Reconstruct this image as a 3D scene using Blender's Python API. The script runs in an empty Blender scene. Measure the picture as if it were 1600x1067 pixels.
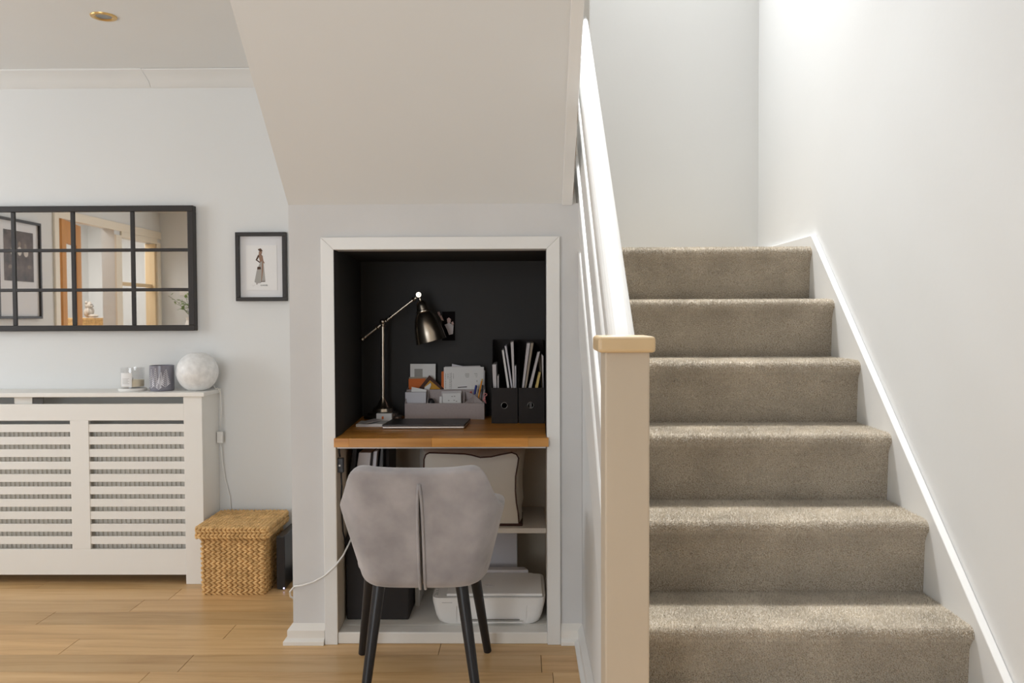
import bpy, bmesh, math, random
import numpy as np
from mathutils import Vector, Matrix

SC = bpy.context.scene
COL = SC.collection
rnd = random.Random(7)

# ------------------------------------------------------------------ camera
CAM_YAW, CAM_PITCH, CAM_ROLL, FPX, CAM_H = 0.012, 0.0305, 0.004, 1287.7, 1.1662
cam_data = bpy.data.cameras.new('camera')
cam = bpy.data.objects.new('camera', cam_data)
COL.objects.link(cam)
cam.location = (0, 0, CAM_H)
cam.rotation_euler = (math.pi / 2 - CAM_PITCH, CAM_ROLL, CAM_YAW)
cam_data.sensor_width = 36.0
cam_data.sensor_fit = 'HORIZONTAL'
cam_data.lens = 36.0 * FPX / 1600.0
cam_data.clip_start = 0.05
SC.camera = cam

# ------------------------------------------------------------------ view, sky, daylight
SC.view_settings.view_transform = 'Standard'
SC.view_settings.look = 'None'
SC.view_settings.gamma = 1.0
SC.view_settings.use_curve_mapping = False
SC.view_settings.exposure = 0.1
world = bpy.data.worlds.new('sky')
SC.world = world
world.use_nodes = True
world.node_tree.nodes['Background'].inputs[0].default_value = (0.86, 0.93, 1.0, 1)
world.node_tree.nodes['Background'].inputs[1].default_value = 1.0


def daylight(name, loc, aim, sx, sy, power, color=(1, 1, 1)):
    d = bpy.data.lights.new(name, 'AREA')
    d.shape = 'RECTANGLE'
    d.size, d.size_y, d.energy, d.color = sx, sy, power, color
    o = bpy.data.objects.new(name, d)
    COL.objects.link(o)
    o.location = loc
    o.rotation_euler = (Vector(aim) - Vector(loc)).to_track_quat('-Z', 'Y').to_euler()
    return o


# daylight: stairwell skylight, window in the left wall, window behind the camera, hall
sky_l = daylight('skylight_stair_offscreen', (0.58, 3.70, 4.42), (0.64, 2.25, 0.6), 0.6, 0.40, 50, (0.96, 0.98, 1.0))
sky_l.data.spread = math.radians(80)
daylight('window_left_offscreen', (-3.93, 2.35, 1.50), (0, 2.2, 1.1), 1.45, 1.20, 35, (0.88, 0.94, 1.0))
daylight('window_rear_offscreen', (-1.55, -1.33, 1.25), (-1.3, 3.0, 1.3), 1.9, 2.0, 51, (0.89, 0.945, 1.0))
daylight('daylight_hall_offscreen', (-4.65, -0.6, 2.36), (-4.65, -0.6, 0.0), 0.9, 1.8, 40, (1.0, 0.99, 0.97))

# ------------------------------------------------------------------ pixel -> place helpers
_CM = (Matrix.Rotation(CAM_YAW, 3, 'Z') @ Matrix.Rotation(CAM_ROLL, 3, 'Y')
       @ Matrix.Rotation(math.pi / 2 - CAM_PITCH, 3, 'X'))
_C = Vector((0, 0, CAM_H))


def ray(x, y):
    return _CM @ Vector(((x - 800) / FPX, -(y - 533.5) / FPX, -1.0))


def W(x, y, Y):            # the point at depth Y seen at a pixel
    d = ray(x, y)
    return _C + d * (Y / d.y)


def G(x, y, Z):            # the point at height Z seen at a pixel
    d = ray(x, y)
    return _C + d * ((Z - CAM_H) / d.z)


Y_GLASS = 3.722


def RX(x, y, X):           # the point on the plane X seen at a pixel of the wall mirror
    d = ray(x, y)
    p = _C + d * (X / d.x)
    return Vector((p.x, 2 * Y_GLASS - p.y, p.z))


def RY(x, y, Y):
    d = ray(x, y)
    p = _C + d * ((2 * Y_GLASS - Y) / d.y)
    return Vector((p.x, Y, p.z))


# ------------------------------------------------------------------ materials
def lin(c):
    return tuple(((v / 255) / 12.92 if v / 255 <= 0.04045 else ((v / 255 + 0.055) / 1.055) ** 2.4) for v in c)


MATS = {}


def mat(name, rgb, rough=0.6, var=0.0, scale=8.0, bump=0.0, bscale=200.0, metal=0.0, sheen=0.0, spec=0.5,
        stretch=(1, 1, 1), rgb2=None, detail=4.0, trans=0.0, ior=1.45, coat=0.0, emit=0.0):
    m = bpy.data.materials.new(name)
    m.use_nodes = True
    nt = m.node_tree
    b = nt.nodes['Principled BSDF']
    c = lin(rgb)
    b.inputs['Base Color'].default_value = (*c, 1)
    b.inputs['Roughness'].default_value = rough
    b.inputs['Metallic'].default_value = metal
    b.inputs['Specular IOR Level'].default_value = spec
    b.inputs['Sheen Weight'].default_value = sheen
    b.inputs['Transmission Weight'].default_value = trans
    b.inputs['IOR'].default_value = ior
    b.inputs['Coat Weight'].default_value = coat
    if emit:
        b.inputs['Emission Color'].default_value = (*c, 1)
        b.inputs['Emission Strength'].default_value = emit
    if var or bump or rgb2:
        tc = nt.nodes.new('ShaderNodeTexCoord')
        mp = nt.nodes.new('ShaderNodeMapping')
        mp.inputs['Scale'].default_value = stretch
        nt.links.new(tc.outputs['Object'], mp.inputs[0])
        if var or rgb2:
            n = nt.nodes.new('ShaderNodeTexNoise')
            n.inputs['Scale'].default_value = scale
            n.inputs['Detail'].default_value = detail
            nt.links.new(mp.outputs[0], n.inputs['Vector'])
            r = nt.nodes.new('ShaderNodeValToRGB')
            c2 = lin(rgb2) if rgb2 else c
            v = var or 0.0
            r.color_ramp.elements[0].position = 0.32
            r.color_ramp.elements[1].position = 0.68
            r.color_ramp.elements[0].color = (*[min(1, x * (1 - v)) for x in c], 1)
            r.color_ramp.elements[1].color = (*[min(1, x * (1 + v)) for x in c2], 1)
            nt.links.new(n.outputs['Fac'], r.inputs[0])
            nt.links.new(r.outputs[0], b.inputs['Base Color'])
        if bump:
            n2 = nt.nodes.new('ShaderNodeTexNoise')
            n2.inputs['Scale'].default_value = bscale
            n2.inputs['Detail'].default_value = 3.0
            nt.links.new(mp.outputs[0], n2.inputs['Vector'])
            bp = nt.nodes.new('ShaderNodeBump')
            bp.inputs['Strength'].default_value = bump
            bp.inputs['Distance'].default_value = 0.002
            nt.links.new(n2.outputs['Fac'], bp.inputs['Height'])
            nt.links.new(bp.outputs[0], b.inputs['Normal'])
    MATS[name] = m
    return m


mat('wall_paint', (224, 224, 222), 0.75, var=0.012, scale=1.5, bump=0.12, bscale=60)
mat('soffit_paint', (224, 224, 222), 0.8, var=0.012, scale=1.2, bump=0.08, bscale=50)
mat('ceiling_paint', (232, 232, 230), 0.8, var=0.012, scale=1.2, bump=0.08, bscale=50)
mat('stair_paint', (224, 224, 222), 0.7, var=0.012, scale=1.5, bump=0.10, bscale=50)
mat('plaster_worn', (212, 211, 210), 0.75, var=0.03, scale=4, bump=0.25, bscale=30)
mat('gloss_white', (230, 229, 226), 0.35, var=0.012, scale=3, bump=0.05, bscale=40)
mat('gloss_old', (232, 228, 221), 0.45, var=0.03, scale=5, bump=0.25, bscale=25)
mat('cover_white', (238, 235, 229), 0.5)
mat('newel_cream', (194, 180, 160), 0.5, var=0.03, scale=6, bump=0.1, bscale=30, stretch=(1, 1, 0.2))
mat('cap_cream', (208, 182, 142), 0.4, var=0.03, scale=12)
mat('black_wall', (46, 44, 43), 0.75, bump=0.1, bscale=70)
mat('black_frame', (42, 38, 36), 0.45)
mat('mirror_glass', (238, 238, 238), 0.015, metal=1.0)
mat('paper', (232, 230, 228), 0.7)
mat('paper_cool', (212, 210, 216), 0.7)
mat('ink_brown', (84, 62, 50), 0.8)
mat('ink_tan', (150, 120, 102), 0.8)
mat('ink_grey', (168, 164, 158), 0.8)
mat('ink_dark', (60, 58, 58), 0.8)
mat('radiator_paint', (236, 230, 220), 0.5)
mat('steel', (150, 148, 144), 0.35, metal=1)
mat('brass', (214, 176, 110), 0.3, metal=0.8)
mat('nickel', (198, 188, 174), 0.24, metal=1.0)
mat('nickel_light', (205, 194, 178), 0.28, metal=1.0)
mat('wicker', (204, 162, 104), 0.6, var=0.1, scale=30, rgb2=(226, 184, 124), detail=6)
mat('wicker_core', (200, 156, 100), 0.8)
mat('fibreboard', (150, 116, 82), 0.9)
mat('black_plastic', (34, 34, 37), 0.35)
mat('black_fabric', (48, 44, 43), 0.85, bump=0.2, bscale=300)
mat('dark_board', (34, 28, 26), 0.7, bump=0.1, bscale=200)
mat('white_plastic', (236, 233, 229), 0.4)
mat('cable_white', (232, 230, 226), 0.5)
mat('grey_linen', (176, 164, 162), 0.85, var=0.06, scale=120, bump=0.3, bscale=400, stretch=(1, 1, 3))
mat('velvet', (148, 144, 146), 0.8, var=0.06, scale=9, sheen=0.45, rgb2=(172, 167, 168), bump=0.08, bscale=500)
mat('black_wood', (30, 30, 33), 0.38)
mat('canvas', (232, 228, 220), 0.8, bump=0.15, bscale=400)
mat('piping_brown', (74, 44, 36), 0.6)
mat('laptop_grey', (70, 65, 63), 0.42, metal=0.5)
mat('laptop_edge', (196, 186, 178), 0.35, metal=0.6)
mat('oak', (206, 146, 82), 0.5, var=0.1, scale=10, stretch=(6, 6, 0.6))
mat('oak_pale', (226, 200, 160), 0.5)
mat('orange_card', (222, 116, 52), 0.7)
mat('brown_card', (78, 48, 36), 0.7)
mat('ochre_card', (206, 150, 52), 0.7)
mat('pen_blue', (36, 52, 130), 0.4)
mat('pencil_orange', (232, 150, 40), 0.5)
mat('pink_ribbon', (212, 140, 140), 0.7)
mat('red_card', (190, 60, 56), 0.6)
mat('magazine_white', (206, 200, 200), 0.5)
mat('magazine_tan', (166, 152, 134), 0.6)
mat('magazine_yellow', (222, 194, 120), 0.6)
mat('photo_dark', (22, 18, 19), 0.9, spec=0.1)
mat('skin_print', (206, 172, 162), 0.5)
mat('cloth_print', (222, 214, 214), 0.5)
mat('leaf', (112, 140, 62), 0.55, var=0.2, scale=20)
mat('stem', (96, 104, 60), 0.6)
mat('teddy', (186, 176, 164), 0.95, var=0.1, scale=60, bump=0.6, bscale=150)
mat('screw_grey', (90, 88, 86), 0.5)
mat('alabaster', (236, 235, 233), 0.35, var=0.09, scale=45, bump=0.7, bscale=70, detail=8)
mat('wax', (226, 212, 184), 0.5)
mat('ceramic', (240, 237, 232), 0.3)
mat('grey_glass', (128, 126, 136), 0.25, coat=0.3)
mat('fern_print', (214, 212, 218), 0.5)
mat('led', (210, 200, 255), 0.4, emit=3.0)
mat('chip_brown', (138, 104, 72), 0.8)


def glass_mat():
    m = bpy.data.materials.new('clear_glass')
    m.use_nodes = True
    nt = m.node_tree
    b = nt.nodes['Principled BSDF']
    b.inputs['Base Color'].default_value = (0.97, 0.97, 0.95, 1)
    b.inputs['Roughness'].default_value = 0.02
    b.inputs['Transmission Weight'].default_value = 1.0
    b.inputs['IOR'].default_value = 1.12
    MATS['clear_glass'] = m


glass_mat()


def wood_mat(name, base, dark, light, axis=0, ring=14.0, rough=0.42, freq=1.0):
    """Long-grain wood, each board shifted by its own object's random number."""
    m = bpy.data.materials.new(name)
    m.use_nodes = True
    nt = m.node_tree
    b = nt.nodes['Principled BSDF']
    b.inputs['Roughness'].default_value = rough
    tc = nt.nodes.new('ShaderNodeTexCoord')
    oi = nt.nodes.new('ShaderNodeObjectInfo')
    mp = nt.nodes.new('ShaderNodeMapping')
    s = [ring, ring, ring]
    s[axis] = ring * 0.07
    mp.inputs['Scale'].default_value = s
    mul = nt.nodes.new('ShaderNodeVectorMath')
    mul.operation = 'SCALE'
    mul.inputs[0].default_value = (37.0, 53.0, 71.0)
    nt.links.new(oi.outputs['Random'], mul.inputs['Scale'])
    add = nt.nodes.new('ShaderNodeVectorMath')
    add.operation = 'ADD'
    nt.links.new(tc.outputs['Object'], mp.inputs[0])
    nt.links.new(mp.outputs[0], add.inputs[0])
    nt.links.new(mul.outputs[0], add.inputs[1])
    n = nt.nodes.new('ShaderNodeTexNoise')
    n.inputs['Scale'].default_value = freq
    n.inputs['Detail'].default_value = 7
    n.inputs['Roughness'].default_value = 0.62
    n.inputs['Distortion'].default_value = 0.6
    nt.links.new(add.outputs[0], n.inputs['Vector'])
    r = nt.nodes.new('ShaderNodeValToRGB')
    e = r.color_ramp.elements
    e[0].position, e[0].color = 0.25, (*lin(dark), 1)
    e[1].position, e[1].color = 0.75, (*lin(light), 1)
    k = e.new(0.5)
    k.color = (*lin(base), 1)
    nt.links.new(n.outputs['Fac'], r.inputs[0])
    hsv = nt.nodes.new('ShaderNodeHueSaturation')
    mr = nt.nodes.new('ShaderNodeMapRange')
    mr.inputs['To Min'].default_value = 0.80
    mr.inputs['To Max'].default_value = 1.12
    nt.links.new(oi.outputs['Random'], mr.inputs['Value'])
    nt.links.new(mr.outputs[0], hsv.inputs['Value'])
    nt.links.new(r.outputs[0], hsv.inputs['Color'])
    nt.links.new(hsv.outputs[0], b.inputs['Base Color'])
    MATS[name] = m


wood_mat('floor_oak', (212, 172, 120), (184, 140, 90), (226, 190, 140), 0, 16, 0.36, 1.3)
wood_mat('block_oak', (208, 142, 60), (172, 106, 36), (226, 164, 86), 0, 18, 0.38, 1.2)


def carpet_mat():
    m = bpy.data.materials.new('carpet')
    m.use_nodes = True
    nt = m.node_tree
    b = nt.nodes['Principled BSDF']
    b.inputs['Roughness'].default_value = 1.0
    b.inputs['Specular IOR Level'].default_value = 0.1
    b.inputs['Sheen Weight'].default_value = 0.3
    b.inputs['Sheen Roughness'].default_value = 0.45
    tc = nt.nodes.new('ShaderNodeTexCoord')
    n1 = nt.nodes.new('ShaderNodeTexNoise')
    n1.inputs['Scale'].default_value = 420
    n1.inputs['Detail'].default_value = 2
    n2 = nt.nodes.new('ShaderNodeTexNoise')
    n2.inputs['Scale'].default_value = 7
    n2.inputs['Detail'].default_value = 3
    for n in (n1, n2):
        nt.links.new(tc.outputs['Object'], n.inputs['Vector'])
    r = nt.nodes.new('ShaderNodeValToRGB')
    e = r.color_ramp.elements
    e[0].position, e[0].color = 0.34, (*lin((142, 128, 108)), 1)
    e[1].position, e[1].color = 0.66, (*lin((206, 194, 176)), 1)
    nt.links.new(n1.outputs['Fac'], r.inputs[0])
    hsv = nt.nodes.new('ShaderNodeHueSaturation')
    mr = nt.nodes.new('ShaderNodeMapRange')
    mr.inputs['From Min'].default_value = 0.3
    mr.inputs['From Max'].default_value = 0.7
    mr.inputs['To Min'].default_value = 0.86
    mr.inputs['To Max'].default_value = 1.1
    nt.links.new(n2.outputs['Fac'], mr.inputs['Value'])
    nt.links.new(mr.outputs[0], hsv.inputs['Value'])
    nt.links.new(r.outputs[0], hsv.inputs['Color'])
    nt.links.new(hsv.outputs[0], b.inputs['Base Color'])
    bp = nt.nodes.new('ShaderNodeBump')
    bp.inputs['Strength'].default_value = 0.9
    bp.inputs['Distance'].default_value = 0.004
    nt.links.new(n1.outputs['Fac'], bp.inputs['Height'])
    nt.links.new(bp.outputs[0], b.inputs['Normal'])
    MATS['carpet'] = m


carpet_mat()


mat('carpet_pile', (206, 196, 179), 1.0, spec=0.05, sheen=1.0, var=0.12, scale=7, rgb2=(218, 209, 194))


def niche_mat():
    """Alcove paint: black above the worktop, old cream emulsion below it."""
    m = bpy.data.materials.new('niche_paint')
    m.use_nodes = True
    nt = m.node_tree
    b = nt.nodes['Principled BSDF']
    b.inputs['Roughness'].default_value = 0.7
    tc = nt.nodes.new('ShaderNodeTexCoord')
    sx = nt.nodes.new('ShaderNodeSeparateXYZ')
    nt.links.new(tc.outputs['Object'], sx.inputs[0])
    gt = nt.nodes.new('ShaderNodeMath')
    gt.operation = 'GREATER_THAN'
    gt.inputs[1].default_value = 0.715
    nt.links.new(sx.outputs['Z'], gt.inputs[0])
    mx = nt.nodes.new('ShaderNodeMix')
    mx.data_type = 'RGBA'
    mx.inputs['A'].default_value = (*lin((218, 205, 186)), 1)
    mx.inputs['B'].default_value = (*lin((50, 48, 47)), 1)
    nt.links.new(gt.outputs[0], mx.inputs['Factor'])
    nt.links.new(mx.outputs['Result'], b.inputs['Base Color'])
    MATS['niche_paint'] = m


niche_mat()


# ------------------------------------------------------------------ mesh helpers
class MB:
    def __init__(self):
        self.v, self.f, self.x = [], [], Matrix()

    def add(self, vs, fs):
        n = len(self.v)
        self.v += [self.x @ Vector(p) for p in vs]
        self.f += [tuple(i + n for i in f) for f in fs]
        return self

    def box(self, x0, x1, y0, y1, z0, z1):
        return self.add([(x0, y0, z0), (x1, y0, z0), (x1, y1, z0), (x0, y1, z0),
                         (x0, y0, z1), (x1, y0, z1), (x1, y1, z1), (x0, y1, z1)],
                        [(0, 3, 2, 1), (4, 5, 6, 7), (0, 1, 5, 4), (1, 2, 6, 5), (2, 3, 7, 6), (3, 0, 4, 7)])

    def prism(self, poly, axis, a0, a1):
        """poly: 2-D points in the two other axes (in x, y, z order), extruded along axis."""
        n = len(poly)

        def p3(q, a):
            q = list(q)
            q.insert(axis, a)
            return q
        vs = [p3(q, a0) for q in poly] + [p3(q, a1) for q in poly]
        fs = [tuple(range(n))[::-1], tuple(range(n, 2 * n))]
        fs += [(i, (i + 1) % n, n + (i + 1) % n, n + i) for i in range(n)]
        return self.add(vs, fs)

    def tube(self, pts, r, n=8, closed=False):
        pts = [Vector(p) for p in pts]
        m = len(pts)
        rs = r if isinstance(r, (list, tuple)) else [r] * m
        vs, fs = [], []
        up = None
        for i, p in enumerate(pts):
            a = pts[i - 1] if (i or closed) else p
            b = pts[(i + 1) % m] if (i < m - 1 or closed) else p
            t = (b - a).normalized()
            if up is None:
                up = Vector((0, 0, 1)) if abs(t.z) < 0.9 else Vector((1, 0, 0))
            s = t.cross(up).normalized()
            up = s.cross(t).normalized()
            for k in range(n):
                an = 2 * math.pi * k / n
                vs.append(p + (s * math.cos(an) + up * math.sin(an)) * rs[i])
        for i in range(m if closed else m - 1):
            j = (i + 1) % m
            for k in range(n):
                l = (k + 1) % n
                fs.append((i * n + k, i * n + l, j * n + l, j * n + k))
        if not closed:
            fs += [tuple(range(n))[::-1], tuple(range((m - 1) * n, m * n))]
        return self.add(vs, fs)

    def lathe(self, prof, c=(0, 0, 0), axis=(0, 0, 1), n=32):
        q = Vector((0, 0, 1)).rotation_difference(Vector(axis).normalized())
        c = Vector(c)
        vs, fs = [], []
        for r, h in prof:
            for k in range(n):
                a = 2 * math.pi * k / n
                vs.append(c + q @ Vector((r * math.cos(a), r * math.sin(a), h)))
        for i in range(len(prof) - 1):
            for k in range(n):
                l = (k + 1) % n
                fs.append((i * n + k, i * n + l, (i + 1) * n + l, (i + 1) * n + k))
        if prof[0][0] > 1e-6:
            fs.append(tuple(range(n))[::-1])
        if prof[-1][0] > 1e-6:
            fs.append(tuple(range((len(prof) - 1) * n, len(prof) * n)))
        return self.add(vs, fs)

    def ball(self, c, rx, ry, rz, q=None, nu=8, nv=5):
        c = Vector(c)
        vs, fs = [], []
        for i in range(nv + 1):
            th = math.pi * i / nv
            for k in range(nu):
                a = 2 * math.pi * k / nu
                p = Vector((rx * math.sin(th) * math.cos(a), ry * math.sin(th) * math.sin(a), rz * math.cos(th)))
                vs.append(c + (q @ p if q else p))
        for i in range(nv):
            for k in range(nu):
                l = (k + 1) % nu
                fs.append((i * nu + k, (i + 1) * nu + k, (i + 1) * nu + l, i * nu + l))
        return self.add(vs, fs)

    def flat(self, pts):
        return self.add(pts, [tuple(range(len(pts)))])

    def build(self, name, m, parent=None, bevel=0.0, seg=2, smooth=False, subsurf=0, solid=0.0):
        me = bpy.data.meshes.new(name)
        o = bpy.data.objects.new(name, me)
        off = Vector(parent['_o']) if parent is not None and '_o' in parent else Vector((0, 0, 0))
        me.from_pydata([tuple(p - off) for p in self.v], [], self.f)
        bm = bmesh.new()
        bm.from_mesh(me)
        bmesh.ops.remove_doubles(bm, verts=bm.verts, dist=1e-6)
        bmesh.ops.recalc_face_normals(bm, faces=bm.faces)
        bm.to_mesh(me)
        bm.free()
        me.materials.append(MATS[m])
        COL.objects.link(o)
        if parent is not None:
            o.parent = parent
            o['_o'] = tuple(off)
        if solid:
            s = o.modifiers.new('solid', 'SOLIDIFY')
            s.thickness = solid
            s.offset = -1
        if bevel:
            b = o.modifiers.new('bevel', 'BEVEL')
            b.width, b.segments, b.limit_method = bevel, seg, 'ANGLE'
            b.angle_limit = math.radians(40)
            b.harden_normals = False
        if subsurf:
            s = o.modifiers.new('sub', 'SUBSURF')
            s.levels = s.render_levels = subsurf
        if smooth:
            for p in me.polygons:
                p.use_smooth = True
            if smooth == 'angle':
                me.set_sharp_from_angle(angle=math.radians(40))
        return o


def box(x0, x1, y0, y1, z0, z1):
    return MB().box(min(x0, x1), max(x0, x1), min(y0, y1), max(y0, y1), min(z0, z1), max(z0, z1))


def tag(o, label, cat, group=None):
    o['label'], o['category'] = label, cat
    if group:
        o['group'] = group
    return o


def thing(name, label, cat, loc, group=None):
    o = bpy.data.objects.new(name, None)
    o.empty_display_size = 0.05
    COL.objects.link(o)
    o.location = loc
    o['_o'] = tuple(loc)
    return tag(o, label, cat, group)


def struct(o, label=None, cat=None):
    o['kind'] = 'structure'
    if label:
        o['label'] = label
    if cat:
        o['category'] = cat
    return o


def text(name, body, size, m, M4, parent):
    cu = bpy.data.curves.new(name, 'FONT')
    cu.body, cu.size, cu.align_x, cu.align_y = body, size, 'CENTER', 'CENTER'
    cu.extrude = 0.0001
    t = bpy.data.objects.new('lettering_curve', cu)
    COL.objects.link(t)
    bpy.context.view_layer.update()
    me = bpy.data.meshes.new_from_object(t)
    bpy.data.objects.remove(t)
    off = Vector(parent['_o'])
    me.transform(Matrix.Translation(-off) @ M4)
    me.materials.clear()
    me.materials.append(MATS[m])
    o = bpy.data.objects.new(name, me)
    COL.objects.link(o)
    o.parent = parent
    return o


FACE = Matrix(((1, 0, 0, 0), (0, 0, -1, 0), (0, 1, 0, 0), (0, 0, 0, 1)))   # flat text turned to face the camera (-Y)


def pane_mat():
    m = bpy.data.materials.new('window_glass')
    m.use_nodes = True
    nt = m.node_tree
    nt.nodes.remove(nt.nodes['Principled BSDF'])
    t = nt.nodes.new('ShaderNodeBsdfTransparent')
    g = nt.nodes.new('ShaderNodeBsdfGlossy')
    g.inputs['Roughness'].default_value = 0.02
    x = nt.nodes.new('ShaderNodeMixShader')
    x.inputs[0].default_value = 0.07
    nt.links.new(t.outputs[0], x.inputs[1])
    nt.links.new(g.outputs[0], x.inputs[2])
    nt.links.new(x.outputs[0], nt.nodes['Material Output'].inputs[0])
    MATS['window_glass'] = m


pane_mat()

# ================================================================== the setting
XL, XR = -3.8, 1.116            # room side walls
YR, YB, YS = -1.2, 3.75, 3.92   # rear wall, wall behind the radiator, wall behind the landing
CEIL, TOP = 2.265, 4.3
YW, YN = 2.912, 3.53            # front of the under-stair cupboard wall, back of its alcove
BX0, BX1 = -0.823, 0.2115        # the cupboard wall's ends
RISE, GOING, Y2 = 0.2033, 0.228, 1.988
SL = RISE / GOING
XS = 1.0944                     # right ends of the steps
HS = 1.5624                     # height where the sloping soffit starts
OX0, OX1, OZ1 = -0.660, 0.087, 1.402   # alcove opening
BASE = 0.042
DESK = 0.740


def rect_wall(name, axis, a0, a1, u0, u1, v0, v1, holes, m):
    """A slab across axis (0 = x, 1 = y) with rectangular openings (u0, u1, v0, v1)."""
    mb = MB()
    us = sorted({u0, u1, *[h[0] for h in holes], *[h[1] for h in holes]})
    for ua, ub in zip(us, us[1:]):
        cuts = sorted([(h[2], h[3]) for h in holes if h[0] <= ua + 1e-6 and h[1] >= ub - 1e-6])
        z = v0
        for c0, c1 in cuts + [(v1, v1)]:
            if c0 > z + 1e-6:
                if axis == 0:
                    mb.box(a0, a1, ua, ub, z, c0)
                else:
                    mb.box(ua, ub, a0, a1, z, c0)
            z = c1
    return struct(mb.build(name, m))


# ---- floor: one board per object
floor = struct(box(XL, XR, YR, YB, -0.06, -0.006).build('floor', 'fibreboard'), 'oak laminate floor laid in long boards', 'floor')
PITCH = 0.1385
known = {}                      # row -> joints read off the photograph
for px, py, row in ((264, 936, 0), (201, 956, 1), (54, 977, 2), (89, 1024, 4), (686, 1018, 4), (277, 1050, 5), (232, 1052, 6), (864, 1056, 6)):
    known.setdefault(row, []).append(G(px, py, 0).x)
y_top = 3.358 + PITCH
row = 0
while y_top - (row - 1) * PITCH > YR:
    y1 = y_top - row * PITCH if row >= 0 else YB
    y0 = y1 - PITCH
    js = sorted(known.get(row, []))
    if not js:
        js = [-2.4 + ((row * 0.437) % 1.2)]
    lo = js[0]
    while lo - 1.2 > XL + 0.1:
        lo -= 1.2
        js.insert(0, lo)
    hi = js[-1]
    while hi + 1.2 < XR - 0.1:
        hi += 1.2
        js.append(hi)
    xs = [XL] + js + [XR]
    for xa, xb in zip(xs, xs[1:]):
        if xb - xa > 0.02:
            box(xa + 0.0011, xb - 0.0011, max(y0, YR) + 0.0005, y1 - 0.0005, -0.006, 0.0).build('plank', 'floor_oak', floor)
    row += 1
for k, y1 in enumerate((YB, YB - PITCH)):
    y0 = max(y_top, y1 - PITCH)
    for xa, xb in ((XL, -2.6 + 0.5 * k), (-2.6 + 0.5 * k, -1.4 + 0.5 * k), (-1.4 + 0.5 * k, XR)):
        if y1 - y0 > 0.01:
            box(xa + 0.0006, xb - 0.0006, y0 + 0.0004, y1 - 0.0004, -0.006, 0.0).build('plank', 'floor_oak', floor)

# ---- walls and ceilings
rect_wall('wall_back', 1, YB, YB + 0.12, XL, BX0, 0, CEIL + 0.2, [], 'wall_paint')
rect_wall('wall_left', 0, XL - 0.12, XL, YR, YB, 0, CEIL + 0.2,
          [(1.62, 3.08, 0.9, 2.1), (-0.225, 0.72, 0, 2.0), (-1.10, -0.335, 0, 1.94)], 'wall_paint')
rect_wall('wall_rear', 1, YR - 0.12, YR, XL, XR, 0, CEIL + 0.2, [(-2.5, -0.6, 0.15, 2.15)], 'wall_paint')
rect_wall('wall_right', 0, XR, XR + 0.12, YR, YS, 0, TOP, [], 'stair_paint')
rect_wall('wall_stair_back', 1, YS, YS + 0.12, -2.32, XR, 0, TOP, [], 'stair_paint')
struct(MB().prism([(YW + 0.06, 0), (YB, 0), (YB, CEIL), (YW - (CEIL - HS) / SL + 0.03, CEIL), (YW + 0.06, HS + 0.002)], 0, BX0, BX0 + 0.02).build('wall_cupboard_side', 'wall_paint'))
rect_wall('wall_cupboard_front', 1, YW, YW + 0.06, BX0, BX1, 0, HS, [(OX0, OX1, 0, OZ1)], 'plaster_worn')
struct(box(XL, BX0, YR, YB, CEIL, CEIL + 0.15).build('ceiling', 'ceiling_paint'))
struct(box(BX0, 0.18, YR, 2.10, CEIL, CEIL + 0.15).build('ceiling_middle', 'ceiling_paint'))
struct(box(0.18, XR, YR, 1.2, CEIL, CEIL + 0.15).build('ceiling_right', 'ceiling_paint'))
mb = MB().box(-2.2, 0.26, -1.2, YS + 0.12, TOP, TOP + 0.08).box(0.98, XR, -1.2, YS + 0.12, TOP, TOP + 0.08)
mb.box(0.26, 0.98, -1.2, 3.42, TOP, TOP + 0.08).box(0.26, 0.98, 3.88, YS + 0.12, TOP, TOP + 0.08)
struct(mb.build('ceiling_stairwell', 'stair_paint'))
struct(box(-2.32, -2.2, -1.2, YS, CEIL + 0.15, TOP).build('wall_stairwell_left', 'stair_paint'))
struct(box(-2.2, XR, -1.32, -1.2, CEIL + 0.15, TOP).build('wall_stairwell_front', 'stair_paint'))
# the underside of the upper flight
yt = 1.25
struct(MB().prism([(YW, HS), (yt, HS + (YW - yt) * SL), (yt, HS + (YW - yt) * SL + 0.06), (YW + 0.03, HS + 0.03), (YW + 0.05, HS - 0.02)], 0,
                  BX0, 0.1415).build('ceiling_sloped', 'soffit_paint'))
o = MB().prism([(YW - 0.003, HS - 0.008), (yt, HS + (YW - yt) * SL - 0.008), (yt, HS + (YW - yt) * SL + 0.3), (YW, HS + 0.3)], 0,
               0.1415, 0.1795).build('trim_1', 'gloss_white', bevel=0.003)
struct(o)
# bare wood showing where the paint has flaked along the edge of that board
def on_board(px, py):
    d = ray(px, py)
    t_ = (HS - 0.0085 + YW * SL - CAM_H) / (d.z + d.y * SL)
    return (_C + d * t_).y
for ya_, yb_, w_ in ((162, 196, 0.004), (214, 268, 0.007), (284, 313, 0.008)):
    y0_, y1_ = on_board(902, yb_), on_board(903, ya_)
    def zz(y): return HS - 0.008 + (YW - y) * SL
    ym_ = (y0_ + y1_) / 2
    MB().add([(0.1795, y0_, zz(y0_)), (0.1795 - w_, ym_, zz(ym_) - 0.0004), (0.1795, y1_, zz(y1_)), (0.1805, ym_, zz(ym_) - 0.0006)], [(0, 1, 2, 3)]).build('bare_patch', 'chip_brown', o)
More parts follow.
